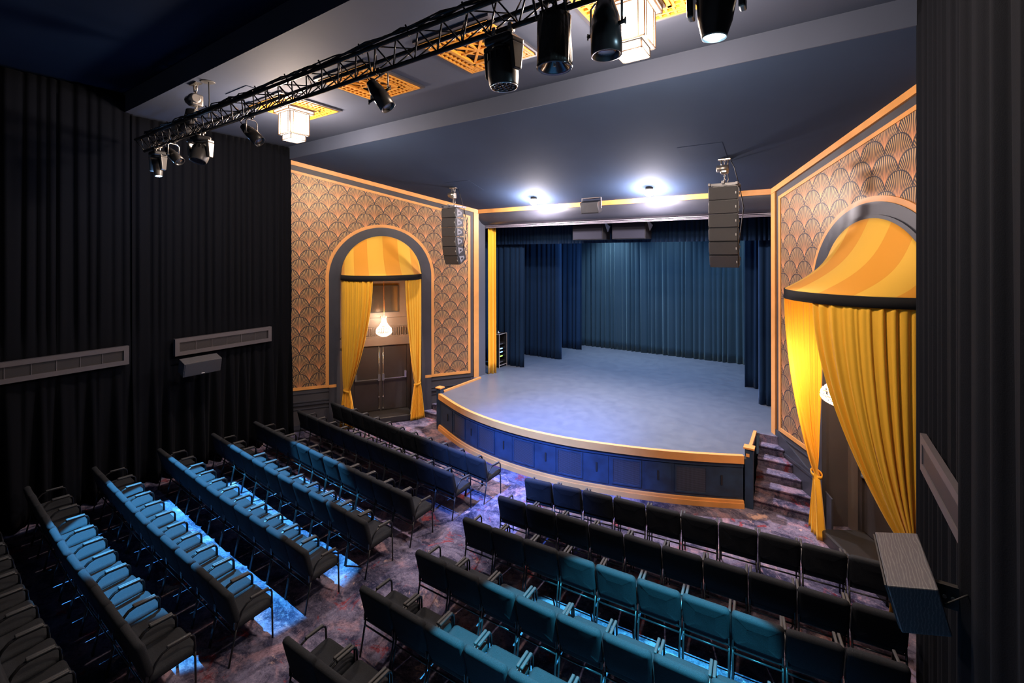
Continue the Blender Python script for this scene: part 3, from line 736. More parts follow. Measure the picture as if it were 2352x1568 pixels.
def wall_speaker(xa, sg, lab):   # cross-section in x,z
    pts = [(.555, 2.55), (.285, 2.63), (.215, 2.34), (.475, 2.25)]
    t = thing('wall_speaker', (xa+sg*.4, 4.47, 2.25), lab, 'speaker')
    P = [(xa+sg*a, z) for a, z in pts]
    mb = MB(); mb.slab([(a, 4.12, z) for a, z in P], (0, .74, 0)); 
    o = mb.build('cabinet', 'blackwood', t); md = o.modifiers.new('bevel', 'BEVEL'); md.width = .008; md.segments = 2
    a, b = P[0], P[3]; nx = sg*.012
    mb = MB(); mb.slab([(a[0]+nx, 4.14, a[1]-.012), (a[0]+nx, 4.84, a[1]-.012), (b[0]+nx, 4.84, b[1]+.012), (b[0]+nx, 4.14, b[1]+.012)], (-nx*.9, 0, 0)); mb.build('grille', 'speaker', t)
    mb = MB(); mb.box((b[0]+sg*.018, 4.5, b[1]+.03), (.004, .06, .016)); mb.build('badge', 'badge', t)
    mb = MB(); mb.box((xa+sg*.13, 4.45, 2.47), (.26, .10, .05)); mb.box((xa+sg*.20, 4.36, 2.47), (.12, .012, .16))
    mb.tube([(xa+sg*.24, 4.2, 2.5), (xa+sg*.1, 4.3, 2.56), (xa+sg*.02, 4.35, 2.5)], .006, 5)
    mb.build('wall_bracket', 'black', t)
    mb = MB()
    for q in (.17, .215): mb.lathe([(.012, 0), (.012, .008)], 10, (xa+sg*q, 4.354, 2.47), Matrix.Rotation(PI/2, 4, 'X'))
    mb.build('bolt', 'steel', t)
wall_speaker(-11.74, 1, 'dark box speaker mounted under the vent on the left curtain wall')
wall_speaker(1.0, -1, 'black stained wooden speaker box hanging on the right curtain wall')

# ------------------------------------------------------------------ ceiling grilles and lanterns
GX = (-8.58, -6.27, -3.93, -1.70); GY = 5.05
def lattice(x, lab):
    t = thing('ceiling_grille', (x, GY, ZS), lab, 'grille', None)
    h = .59; z = ZS-.018
    mb = MB()
    for sx, sy, lx, ly in ((0, 1, 2*h+.12, .06), (0, -1, 2*h+.12, .06), (1, 0, .06, 2*h), (-1, 0, .06, 2*h)):
        mb.box((x+sx*(h+.03), GY+sy*(h+.03), z), (lx, ly, .036))
    mb.build('outer_frame', 'navygloss', t)
    mb = MB(); mb.box((x, GY, ZS-.004), (2*h, 2*h, .008)); mb.build('backing', 'black', t)
    mb = MB(); zz = ZS-.035; th = .03
    for k in range(3):
        q = h-.015-k*.10
        for s_ in (-1, 1):
            mb.box((x+s_*q, GY, zz), (.032, 2*q+.032, th)); mb.box((x, GY+s_*q, zz-.001), (2*q+.032, .032, th))
    q0, q1 = h-.215, h-.015; nb = 13
    for k in range(nb):
        w = -q1 + 2*q1*(k+.5)/nb
        for s_ in (-1, 1):
            mb.box((x+w, GY+s_*(q0+q1)/2, zz+.002), (.030, q1-q0, th)); mb.box((x+s_*(q0+q1)/2, GY+w, zz+.003), (q1-q0, .030, th))
    # inner star
    q = .33
    for s_ in (-1, 1): mb.box((x+s_*q, GY, zz-.008), (.045, 2*q+.045, th+.01)); mb.box((x, GY+s_*q, zz-.008), (2*q+.045, .045, th+.01))
    for ia, a in enumerate((0, 45, 90, 135)):
        R = Matrix.Rotation(math.radians(a), 4, 'Z'); Lq = 2*q*(1.38 if a % 90 else 1)
        mb.box((x, GY, zz-.002-.001*ia), (Lq, .034, th), R)
    for k in (-1, 1):
      if 1:
        for a in (45, 135):
            R = Matrix.Rotation(math.radians(a), 4, 'Z'); off = R @ V((0, k*.16, 0)); Lq = 2*(q*1.38-abs(k)*.16)
            mb.box((x+off.x, GY+off.y, zz+.004+.0013*(k+2)+.0007*(a > 90)), (Lq, .024, th), R)
    mb.build('lattice', 'goldlat', t)
for x, l in zip(GX, ('gold lattice ceiling grille above the far left lantern', 'gold lattice ceiling grille second from the left, beyond the small tilted spotlight',
                     'gold lattice ceiling grille third from the left, partly behind the lensed moving head', 'gold lattice ceiling grille above the near lantern at the top edge')): lattice(x, l)
def lantern(x, lab):
    t = thing('ceiling_lantern', (x, GY, ZS), lab, 'lantern')
    a = .198; zt, zb = 7.70, 7.28
    mb = MB(); mb.box((x, GY, (zt+zb)/2), (2*a, 2*a, zt-zb)); mb.build('glass_shade', 'lantern', t)
    mb = MB(); mb.box((x, GY, 7.23), (.30, .30, .10)); mb.build('lower_glass', 'lantern', t)
    mb = MB(); mb.box((x, GY, 7.735), (.52, .52, .055)); mb.build('upper_glass', 'lantern', t)
    mb = MB(); r = .007
    def frame(h, z0, z1):
        for zz in (z0, z1):
            for s_ in (-1, 1): mb.box((x+s_*h, GY, zz), (.015, 2*h+.015, .014)); mb.box((x, GY+s_*h, zz), (2*h+.015, .015, .014))
        for sx in (-1, 1):
            for sy in (-1, 1): mb.box((x+sx*h, GY+sy*h, (z0+z1)/2), (.015, .015, z1-z0))
    frame(a+.003, zb, zt); frame(.152, 7.178, 7.28); frame(.263, 7.705, 7.765)
    for s_ in (-1, 1):
        for w in (-.13, .13):
            mb.box((x+w, GY+s_*(a+.003), (zt+zb)/2), (.01, .012, zt-zb)); mb.box((x+s_*(a+.003), GY+w, (zt+zb)/2), (.012, .01, zt-zb))
    mb.build('frame', 'bronze', t)
    mb = MB(); mb.box((x, GY, 7.785), (.60, .60, .03)); mb.box((x, GY, 7.81), (.46, .46, .05)); mb.build('cap', 'bronze', t)
lantern(GX[0], 'glowing square glass ceiling lantern at the far left end of the soffit')
lantern(GX[3], 'large glowing square glass lantern at the top edge, behind a black spotlight can')
# ceiling access hatches
for (x, y, z, w, l, lab) in ((-8.55, 4.22, ZS-.006, .75, .55, 'square navy access hatch in the soffit beside the left truss hoist'),):
    o = MB().box((x, y, z), (w, l, .012)).build('access_hatch', 'ceil'); tag(o, lab, 'hatch')
def slope_box(x, y, w, l, h, dz, mat, name, parent=None):
    R = Matrix.Rotation(-math.atan(SL), 4, 'X'); return MB().box((x, y, ceil_z(y)-dz), (w, l, h), R).build(name, mat, parent)
tag(slope_box(-7.95, 9.6, .8, .7, .003, .002, 'ceilslope', 'access_hatch'), 'square navy access hatch in the sloping ceiling near the left speaker array', 'hatch')
tag(slope_box(-1.75, 9.3, .8, .7, .003, .002, 'ceilslope', 'access_hatch'), 'square navy access hatch in the sloping ceiling beside the right speaker array', 'hatch')
# ceiling downlights above the stage front
for i, (x, y) in enumerate(((-6.41, 10.72), (-3.2, 10.70))):
    z = ceil_z(y)
    t = thing('ceiling_spotlight', (x, y, z), ('bright white round spotlight on the ceiling left of the centre speaker', 'bright white round spotlight on the ceiling right of the centre speaker')[i], 'spotlight')
    mb = MB(); mb.lathe([(.08, .0), (.09, -.02), (.09, -.06), (.08, -.07)], 24, (x, y, z+.01)); mb.build('housing', 'black', t)
    mb = MB(); mb.lathe([(.08, .0), (.115, -.01), (.12, -.05), (.105, -.10), (.06, -.14), (.01, -.15)], 24, (x, y, z-.06)); mb.build('lens', 'lampwhite', t)

# ------------------------------------------------------------------ truss
ty, tyr, tyb, ztp, zbt = 3.27, 3.56, 3.38, 7.18, 6.955
tx0, tx1 = -11.13, .85
t = thing('lighting_truss', (-5.2, 3.4, zbt), 'long black triangular lighting truss hung across the room', 'truss')
for y, z, r in ((ty, ztp, .025), (tyr, ztp, .025), (tyb, zbt, .025)):
    x0 = tx0+(.12 if z == zbt else 0)
    mb = MB(); mb.tube([(x0 if y != tyb else x0, y, z), (tx1, y, z)], r, 10); mb.build('chord', 'truss', t)
mb = MB(); n = 36; dx = (tx1-tx0-.2)/n
for k in range(n):
    a = tx0+.12+k*dx; b = a+dx; m_ = (a+b)/2
    for (yy, zz) in ((ty, ztp), (tyr, ztp)):
        mb.tube([(a, tyb, zbt), (m_, yy, zz)], .009, 5); mb.tube([(m_, yy, zz), (b, tyb, zbt)], .009, 5)
    if k % 2: mb.tube([(m_, ty, ztp), (m_+dx, tyr, ztp)], .008, 5)
    else: mb.tube([(m_, tyr, ztp), (m_+dx, ty, ztp)], .008, 5)
mb.tube([(tx0, ty, ztp), (tx0+.12, tyb, zbt)], .009, 5); mb.tube([(tx0, tyr, ztp), (tx0+.12, tyb, zbt)], .009, 5); mb.tube([(tx0, ty, ztp), (tx0, tyr, ztp)], .012, 5)
mb.build('lattice_brace', 'truss', t)
# cable runs on the truss
rng = random.Random(3)
mb = MB()
for j in range(6):
    pts = [];
    x = tx0+.6
    while x < tx1:
        pts.append((x, ty-.02+rng.uniform(-.035, .035), ztp+.03+rng.uniform(-.015, .035))); x += .28
    mb.tube(pts, .009, 5)
for x in [-10.2+.75*k for k in range(15)]: mb.tube([(x, ty-.05, ztp+.07), (x+.01, ty+.0, ztp-.03), (x, ty+.04, ztp+.05)], .010, 5)
for (x, l) in ((-10.0, .5), (-9.2, .7), (-7.6, .45), (-8.5, .6), (-6.2, .55), (-5.7, .4), (-2.4, .5), (-1.9, .6)):
    mb.tube([(x, ty, ztp+.02), (x+.05, ty-.03, ztp-l*.2), (x+l*.25, ty+.02, ztp-l*.4), (x+l*.4, tyb, zbt+.04)], .007, 5)
o = mb.build('cable_bundle', 'black', t)

def hoist(x, y, ztop, zbot, lab, name='chain_hoist', big=1.):
    t = thing(name, (x, y, zbot), lab, 'hoist')
    zc = zbot+(ztop-zbot)*.55
    mb = MB(); mb.box((x, y, zc), (.14*big, .16*big, .17*big), None, .03, 2); mb.lathe([(.05*big, -.11*big), (.07*big, -.10*big), (.07*big, .10*big), (.05*big, .11*big)], 16, (x-.03, y-.03, zc+.02), Matrix.Rotation(PI/2, 4, 'Y')); mb.build('motor_body', 'steel', t)
    mb = MB(); r = random.Random(5)
    z = zbot; k = 0
    while z < ztop-.03:
        if abs(z-zc) > .09*big:
            pr = V((1, 0, 0)) if k % 2 else V((0, 1, 0))
            pts = [V((x, y, z+.022))+pr*.012*math.cos(a)+V((0, 0, .024*math.sin(a))) for a in [2*PI*i/8 for i in range(8)]]
            mb.tube(pts, .005, 4, closed=True)
        z += .036; k += 1
    z = zbot+.06; mb.tube([(x+.05, y, zc-.05), (x+.07, y, zc-.2*big), (x+.04, y-.03, zc-.28*big)], .008, 5); mb.tube([(x-.05, y, ztop), (x-.06, y, zc+.1)], .007, 5)
    mb.build('chain', 'steel', t)
    mb = MB(); mb.box((x, y, ztop-.01), (.22*big, .10, .02)); mb.tube([(x-.07, y, ztop-.02), (x-.05, y, ztop-.12), (x, y, ztop-.17), (x+.05, y, ztop-.12), (x+.07, y, ztop-.02)], .012, 6); mb.build('ceiling_anchor', 'steel', t)
    return t
th = hoist(-8.82, 3.42, ZS, ztp+.02, 'steel chain hoist holding the left end of the lighting truss', big=1.2)
mb = MB(); mb.grid(10, 8, lambda u, v: (-8.95-.38*v+.10*math.cos(2*PI*u)*(1-.3*v), 3.42+.09*math.sin(2*PI*u), 7.42-.34*v**.7)); mb.build('chain_bag', 'black', th)
mb = MB(); mb.tube([(-8.52, 3.5, ZS), (-8.50, 3.5, 7.5), (-8.44, 3.46, ztp+.02)], .010, 6); mb.lathe([(.11, 0), (.10, -.012)], 20, (-8.55, 3.5, ZS)); mb.build('power_cable', 'greyplastic', th)
mb = MB()
for (x, l) in ((-2.0, .42), (-1.93, .5), (-1.80, .46), (-1.72, .4)):
    mb.tube([(x, ty-.03, ztp+.05), (x+.02, ty-.04, ztp-.1), (x+.03, ty+.02, zbt+.12), (x+.03, tyb-.03, zbt-.02), (x+.06, tyb+.04, zbt+.02), (x+.03, tyr, ztp)], .012, 6)
mb.build('strap_wrap', 'black', t)

# ------------------------------------------------------------------ lighting fixtures
def basis(dirv, side=V((1, 0, 0))):   # matrix with local -Z along dirv
    z = -V(dirv).normalized(); x = (side - z*side.dot(z)).normalized(); y = z.cross(x)
    m_ = Matrix.Identity(4)
    for i in range(3): m_[i][0] = x[i]; m_[i][1] = y[i]; m_[i][2] = z[i]
    return m_
def clamp(mb, x, y, z, zt):
    mb.tube([(x, y, z), (x, y, zt)], .012, 6); mb.box((x, y, zt), (.05, .07, .09), None, .01, 1)
def par(cx, cy_, cz, dirv, L, r, lab, taper=.6, side=V((1, 0, 0)), yy=tyb):
    t = thing('par_can', (cx, cy_, cz), lab, 'spotlight')
    B = Matrix.Translation((cx, cy_, cz)) @ basis(dirv, side)
    mb = MB(B); mb.lathe([(r*taper*.6, L*.52), (r*taper, L*.5), (r*.9, L*.2), (r*.93, L*.05), (r, L*.03), (r, -L*.5), (r*.88, -L*.5), (r*.85, -L*.42)], 24)
    mb.build('can', 'blackgloss', t)
    mb = MB(B); mb.lathe([(r*.85, -L*.43), (r*.5, -L*.46), (.01, -L*.47)], 20); mb.build('lens', 'lens', t)
    w = r+.025; top = V((cx, cy_, cz+r+.14))
    X = (B.to_3x3() @ V((1, 0, 0)))
    mb = MB(); c0 = V((cx, cy_, cz))
    mb.tube([c0+X*w, c0+X*w+V((0, 0, r+.09)), c0+X*(w-.04)+V((0, 0, r+.12)), c0-X*(w-.04)+V((0, 0, r+.12)), c0-X*w+V((0, 0, r+.09)), c0-X*w], .010, 6)
    mb.build('yoke', 'steel', t)
    mb = MB()
    for s_ in (-1, 1): mb.tube([c0+X*s_*(r-.01), c0+X*s_*(w+.03)], .016, 8); mb.tube([c0+X*s_*(w+.03)+V((0, 0, -.025)), c0+X*s_*(w+.03)+V((0, 0, .025))], .007, 6)
    mb.build('tilt_knob', 'black', t)
    mb = MB(); zt = zbt+.0 if yy == tyb else ztp
    mb.tube([c0+V((0, 0, r+.12)), (cx, yy, zt)], .013, 6); mb.box((cx, yy, zt), (.05, .075, .075), None, .01, 1); mb.build('clamp', 'frame', t)
    mb = MB(); back = B @ V((0, 0, L*.5)); mb.tube([back, back+V((-.06, -.02, .08)), V((cx-.12, yy-.02, zt+.02)), V((cx-.18, yy-.02, zt+.25))], .009, 5); mb.build('power_cable', 'black', t)
def pxy(px, py, y):      # world point on the plane Y=y seen at this pixel (used once to place a lamp on the truss)
    a = (px-1176)/f_px; b = (py-cy)/f_px; d = F+R0*a-U0*b; k = y/d.y; return V((d.x*k, y, 4.9+d.z*k))
def moving_head(top, body_c, dirv, L, r, lab, lens_mat=None, mat='blackgloss', side=V((1, 0, 0)), nl=0, tap=1.):
    t = thing('moving_head_light', (top[0], top[1], body_c[2]), lab, 'stage light')
    x, y, z = top
    mb = MB(); mb.box((x, y, z), (.30, .22, .085), None, .03, 3); mb.lathe([(.10, -.04), (.10, -.075)], 20, (x, y, z)); mb.build('base', 'blackgloss' if mat == 'blackgloss' else 'black', t)
    mb = MB()
    for s_ in (-.09, .09): mb.tube([(x+s_, y, z+.03), (x+s_, tyb, zbt)], .014, 6); mb.box((x+s_, tyb, zbt), (.045, .075, .075), None, .01, 1)
    mb.build('clamp', 'steel', t)
    B = Matrix.Translation(V(body_c)) @ basis(dirv, side); Xd = B.to_3x3() @ V((1, 0, 0)); c0 = V(body_c)
    w = r+.035
    # yoke
    mb = MB(); zt = z-.06
    for s_ in (-1, 1):
        q = c0+Xd*s_*w; hh = .055; P3 = []
        topc = V((q.x, q.y, zt))
        n_ = Xd.cross(V((0, 0, 1))).normalized()
        th_ = .022
        a = [topc+n_*.075, topc-n_*.075, q-n_*.045-V((0, 0, .06)), q+n_*.045-V((0, 0, .06))]
        mb.slab([p - Xd*th_ for p in a], Xd*(2*th_))
    ax = c0-Xd*w; bx = c0+Xd*w
    n_ = Xd.cross(V((0, 0, 1))).normalized()
    mb.slab([V((ax.x, ax.y, zt))+n_*.075-Xd*.02, V((ax.x, ax.y, zt))-n_*.075-Xd*.02, V((bx.x, bx.y, zt))-n_*.075+Xd*.02, V((bx.x, bx.y, zt))+n_*.075+Xd*.02], (0, 0, .045))
    o = mb.build('yoke', mat, t); md = o.modifiers.new('bevel', 'BEVEL'); md.width = .012; md.segments = 2
    mb = MB(B)
    mb.lathe([(r*.45, L*.5), (r*.78, L*.47), (r*.95, L*.33), (r, L*.1), (r*(.5+.5*tap), -L*.25), (r*.93*tap, -L*.46), (r*.90*tap, -L*.5), (r*.84*tap, -L*.5), (r*.82*tap, -L*.46)], 28)
    mb.build('head', mat, t)
    mb = MB(B)
    for k in range(16):
        a = 2*PI*k/16; Rk = Matrix.Rotation(a, 4, 'Z'); mb.box(Rk @ V((r*.965, 0, L*.26)), (.02, r*.11, L*.20), Rk)
    mb.build('cooling_slots', 'black', t)
    lens = MB(B)
    if nl:
        lens.lathe([(r*.82, -L*.462), (.001, -L*.465)], 24, cap=False); lens.build('lens_plate', 'black', t)
        mb = MB(B)
        spots = [(0, 0)]+[(.30*math.cos(a*PI/3), .30*math.sin(a*PI/3)) for a in range(6)]+[(.62*math.cos(a*PI/6), .62*math.sin(a*PI/6)) for a in range(12)]
        for sx, sy in spots:
            mb.lathe([(r*.135, 0), (r*.11, -r*.07), (r*.04, -r*.10), (.001, -r*.10)], 12, (sx*r, sy*r, -L*.468), cap=False)
        mb.build('lens_cluster', 'lens', t)
        mb = MB(B); mb.tube([(r*.86*math.cos(2*PI*k/28), r*.86*math.sin(2*PI*k/28), -L*.5) for k in range(28)], .006, 5, closed=True); mb.build('rim', 'chrome', t)
    else:
        lens.lathe([(r*.80*tap, -L*.47), (r*.55*tap, -L*.50), (.001, -L*.51)], 24, cap=False); lens.build('lens', lens_mat or 'lens', t)
    mb = MB(); mb.tube([(x-.05, y, z+.04), (x-.14, y-.04, z+.10), (x-.20, tyb-.02, zbt+.03), (x-.10, tyb, zbt+.12)], .009, 5); mb.build('power_cable', 'black', t)
    return B @ V((0, 0, -L*.52))
# A: lit blue beam at far left
A = pxy(369, 385, 3.42)
beamA = moving_head((A.x, tyb, 6.82), (A.x, tyb, 6.56), (.14, .02, -1), .34, .075, 'far left moving head on the truss shining a blue-white beam down', 'lampblue', 'greyplastic', side=V((.85, .5, 0)), tap=.85)
p_ = pxy(402, 356, 3.40); par(p_.x, tyb, p_.z, (.75, .35, -.75), .36, .085, 'black spotlight can between the two leftmost moving heads', side=V((-.4, .9, 0)))
p_ = pxy(467, 346, 3.42); moving_head((p_.x, tyb, 6.84), (p_.x, tyb, 6.60), (.12, -.3, -.9), .30, .135, 'unlit round moving head below the left chain hoist', None, 'greyplastic', side=V((.85, .5, 0)))
p_ = pxy(585, 308, 3.42); par(p_.x, tyb, p_.z, (.75, .35, -.75), .36, .085, 'black spotlight can left of the far lantern', side=V((-.4, .9, 0)))
p_ = pxy(879, 220, 3.42); par(p_.x, tyb, p_.z, (.6, .30, -.95), .36, .09, 'black spotlight can tilted before the second gold grille', side=V((.8, .5, 0)))
p_ = pxy(1162, 150, 3.42); moving_head((p_.x, tyb, 6.84), (p_.x, tyb, 6.60), (.03, .02, -1), .34, .142, 'moving head with a ring of dark lenses beside the fabric-wrapped lamp', None, 'blackgloss', nl=1, side=V((.85, -.2, 0)))
p_ = pxy(1397, 72, 3.42); par(p_.x, tyb, p_.z, (.02, .0, -1), .42, .122, 'black spotlight can hanging in front of the near lantern', side=V((.85, -.2, 0)))
p_ = pxy(1648, 40, 3.42)
beamI = moving_head((p_.x, tyb, 6.90), (p_.x, tyb, 6.62), (-.06, .02, -1), .44, .13, 'rightmost moving head shining a cyan-white beam at the top edge', 'lampcyan', 'blackgloss', side=V((.85, .0, 0)), tap=.70)
# wrapped cylindrical lamp
p_ = pxy(1279, 110, 3.42)
t = thing('wrapped_lamp', (p_.x, tyb, p_.z), 'wide lamp wrapped in black fabric hanging from the truss', 'stage light')
mb = MB(Matrix.Translation((p_.x, tyb, p_.z)))
mb.grid(60, 10, lambda u, v: ((.135+.004*math.sin(23*PI*2*u)+.006*math.sin(7*2*PI*u+v*5)+.01*v)*math.cos(2*PI*u), (.135+.004*math.sin(23*PI*2*u)+.006*math.sin(7*2*PI*u+v*5)+.01*v)*math.sin(2*PI*u), .24-.42*v))
mb.build('fabric_wrap', pm('crumpled_black_wrap', (.03, .027, .024), .38, bump=(25, .6)), t, solid=.004)
mb = MB(Matrix.Translation((p_.x, tyb, p_.z))); mb.lathe([(.13, .24), (.10, .25), (.02, .255)], 24); mb.build('top_cap', 'black', t)
mb = MB(Matrix.Translation((p_.x, tyb, p_.z-.175))); mb.lathe([(.145, 0), (.155, -.01), (.145, -.02), (.12, -.005), (.06, .07), (.012, .10)], 30, cap=False); mb.build('reflector', pm('dark_faceted_reflector', (.10, .10, .11), .18, metal=.8), t)
mb = MB(Matrix.Translation((p_.x, tyb, p_.z-.175))); mb.lathe([(.012, .10), (.012, .0), (.002, -.002)], 10); mb.build('centre_bolt', 'chrome', t)
mb = MB()
for s_ in (-.07, .0, .07): mb.tube([(p_.x+s_, tyb, p_.z+.24), (p_.x+s_*.7, tyb, zbt)], .008, 5)
mb.box((p_.x, tyb, zbt), (.25, .07, .07)); mb.build('strap', 'black', t)

# ------------------------------------------------------------------ hanging line arrays
def array(x, yf, ztop_, lab, hx, hy):
    t = thing('line_array_speaker', (x, yf+.2, 4.6), lab, 'speaker')
    z = ztop_; ang = 0; y = yf; w = .52; h = .262; dp = .36
    for k in range(6):
        da = (0, 0, 1, 3, 7, 10)[k]; ang += da
        R = Matrix.Rotation(math.radians(ang), 4, 'X')     # tilts the face downwards
        T = Matrix.Translation((x, y, z)) @ R
        # local: front face plane y=0, top front edge at the origin, box goes to +y and -z
        mb = MB(T)
        b2 = .10
        pts = [(-w/2, .012, -h), (w/2, .012, -h), (w/2-b2*.3, dp, -h+.03), (-w/2+b2*.3, dp, -h+.03), (-w/2, .012, 0), (w/2, .012, 0), (w/2-b2*.3, dp, -.03), (-w/2+b2*.3, dp, -.03)]
        mb.hexa(pts); cab = mb.build('cabinet', 'cab', t)
        mb = MB(T); mb.box((0, .0, -h/2), (w-.02, .03, h-.022), None, .004, 1); mb.build('grille', 'speaker', cab)
        mb = MB(T)
        for s_ in (-1, 1):
            mb.hexa([(s_*w/2, .05, -h+.04), (s_*(w/2+.012), .05, -h+.04), (s_*(w/2-.02), .28, -h*.62), (s_*(w/2-.035), .28, -h*.62), (s_*w/2, .05, -.03), (s_*(w/2+.012), .05, -.03), (s_*(w/2-.02), .28, -h*.38), (s_*(w/2-.035), .28, -h*.38)])
        mb.build('side_plate', 'horn', cab)
        mb = MB(T); 
        for s_ in (-1, 1): mb.box((s_*(w/2+.004), .15, -h/2), (.014, .07, .05))
        mb.build('handle', 'black', cab)
        mb = MB(T); mb.box((w/2-.035, -.018, -h/2), (.014, .006, .045)); mb.build('badge', 'badge', cab)
        nxt = T @ V((0, 0, -h-.004)); y, z = nxt.y, nxt.z
    mb = MB(); mb.box((x, yf+.06, ztop_+.045), (.54, .05, .05)); mb.box((x, yf+.30, ztop_+.045), (.54, .05, .05))
    for s_ in (-.24, .24): mb.box((x+s_, yf+.2, ztop_+.045), (.04, .5, .05))
    mb.box((x, yf+.22, ztop_+.08), (.05, .5, .05)); mb.build('flying_frame', 'horn', t)
    mb = MB(); mb.tube([(x+.25, yf+.36, ztop_), (x+.31, yf+.42, ztop_-.4), (x+.26, yf+.42, ztop_-.8), (x+.24, yf+.35, ztop_-1.1)], .010, 5); mb.tube([(x+.1, yf+.3, ceil_z(yf+.3)), (x+.16, yf+.3, ztop_+.4), (x+.25, yf+.36, ztop_)], .009, 5)
    mb.build('signal_cable', 'black', t)
    hoist(x, yf+.2, ceil_z(yf+.2), ztop_+.10, lab.split(' of six')[0].replace('hanging line array', 'chain hoist above the hanging speakers') if 0 else ('steel chain hoist above the %s speaker array' % ('right' if x > -4 else 'left')), big=1.0)
array(-1.41, 9.45, 6.20, 'hanging line array of six black speakers on the right of the stage', 0, 0)
array(-8.37, 9.40, 6.18, 'hanging line array of six black speakers before the left wallpaper', 0, 0)
# centre fill speaker
t = thing('centre_speaker', (-4.82, 11.05, 6.0), 'small black wedge speaker mounted above the middle of the stage opening', 'speaker')
R = Matrix.Rotation(math.radians(18), 4, 'X')
mb = MB(); mb.box((-4.82, 11.0, 6.14), (.50, .26, .30), R, .01, 1); mb.build('cabinet', 'cab', t)
mb = MB(); mb.box(V((-4.82, 11.0, 6.16))+(R @ V((0, -.135, 0))), (.47, .012, .27), R); mb.build('grille', 'speaker', t)
mb = MB()
for s_ in (-.27, .27): mb.box((-4.82+s_, 11.03, 6.24), (.012, .05, .28))
mb.box((-4.82, 11.03, 6.385), (.55, .05, .012)); mb.build('bracket', 'horn', t)
# two subwoofers above the stage mouth
for x, lab in ((-5.45, 'left one of two dark box speakers hung inside the stage opening'), (-4.22, 'right one of two dark box speakers hung inside the stage opening')):
    t = thing('flown_speaker', (x, 12.3, 5.3), lab, 'speaker')
    mb = MB(); mb.box((x, 12.45, 5.58), (.95, .55, .52), None, .008, 1); mb.build('cabinet', 'cab', t)
    mb = MB(); mb.box((x, 12.165, 5.58), (.91, .02, .48)); mb.build('grille', pm('navy_grille_cloth', (.010, .011, .026), .8), t)
    mb = MB()
    for s_ in (-.3, .3): mb.box((x+s_, 12.4, 6.3), (.04, .04, .92))
    mb.box((x, 12.4, 5.865), (.8, .06, .04)); mb.build('hanging_bracket', 'horn', t)
    mb = MB(); mb.slab([(x+.49, 12.2, 5.86), (x+.60, 12.4, 5.70), (x+.49, 12.5, 5.55)], (.01, .02, 0)); mb.build('side_wing', 'horn', t)
# equipment rack
t = thing('equipment_rack', (-9.1, 12.8, 1.0), 'tall black equipment rack with blue lit devices at stage left edge', 'rack')
x0, x1, y0, y1, z0, z1 = -9.38, -8.90, 12.57, 13.02, 1.0, 2.15
mb = MB(); mb.box((x0+.01, (y0+y1)/2, (z0+z1)/2+.03), (.02, y1-y0, z1-z0-.06)); mb.box(((x0+x1)/2, y0+.01, (z0+z1)/2+.03), (x1-x0, .02, z1-z0-.06)); mb.box(((x0+x1)/2, y1-.01, (z0+z1)/2+.03), (x1-x0, .02, z1-z0-.06)); mb.box(((x0+x1)/2, (y0+y1)/2, z0+.09), (x1-x0, y1-y0, .02)); mb.box(((x0+x1)/2, (y0+y1)/2, z1-.01), (x1-x0, y1-y0, .02)); mb.build('case', 'black', t)
mb = MB(); e = .018
for yy in (y0, y1): mb.box((x1, yy, (z0+z1)/2), (e, e, z1-z0))
for zz in (z0+.08, z1): mb.box((x1, (y0+y1)/2, zz), (e, y1-y0, e))
mb.box(((x0+x1)/2, y0, z1), (x1-x0, e, e)); mb.build('edge_profile', 'beige', t)
for zz, mt, nm in ((1.18, 'horn', 'amplifier'), (1.38, 'ledgreen', 'mixer_unit'), (1.52, 'ledblue', 'amplifier'), (1.64, 'ledblue', 'amplifier'), (1.80, 'horn', 'patch_unit')):
    mb = MB(); mb.box((x1-.22, (y0+y1)/2, zz), (.36, y1-y0-.06, .075)); u = mb.build(nm, 'blackgloss', t)
    mb = MB(); mb.box((x1-.035, y0+.17, zz), (.012, .13 if mt != 'horn' else .2, .028 if mt != 'horn' else .015)); mb.build('display', mt, u)
o = MB().lathe([(.09, 0), (.09, .02), (.03, .03), (.02, .07), (.035, .08)], 16, (-9.08, 12.76, z1+.009)).build('headset_stand', 'chrome'); tag(o, 'small shiny gadget lying on top of the equipment rack', 'gadget')

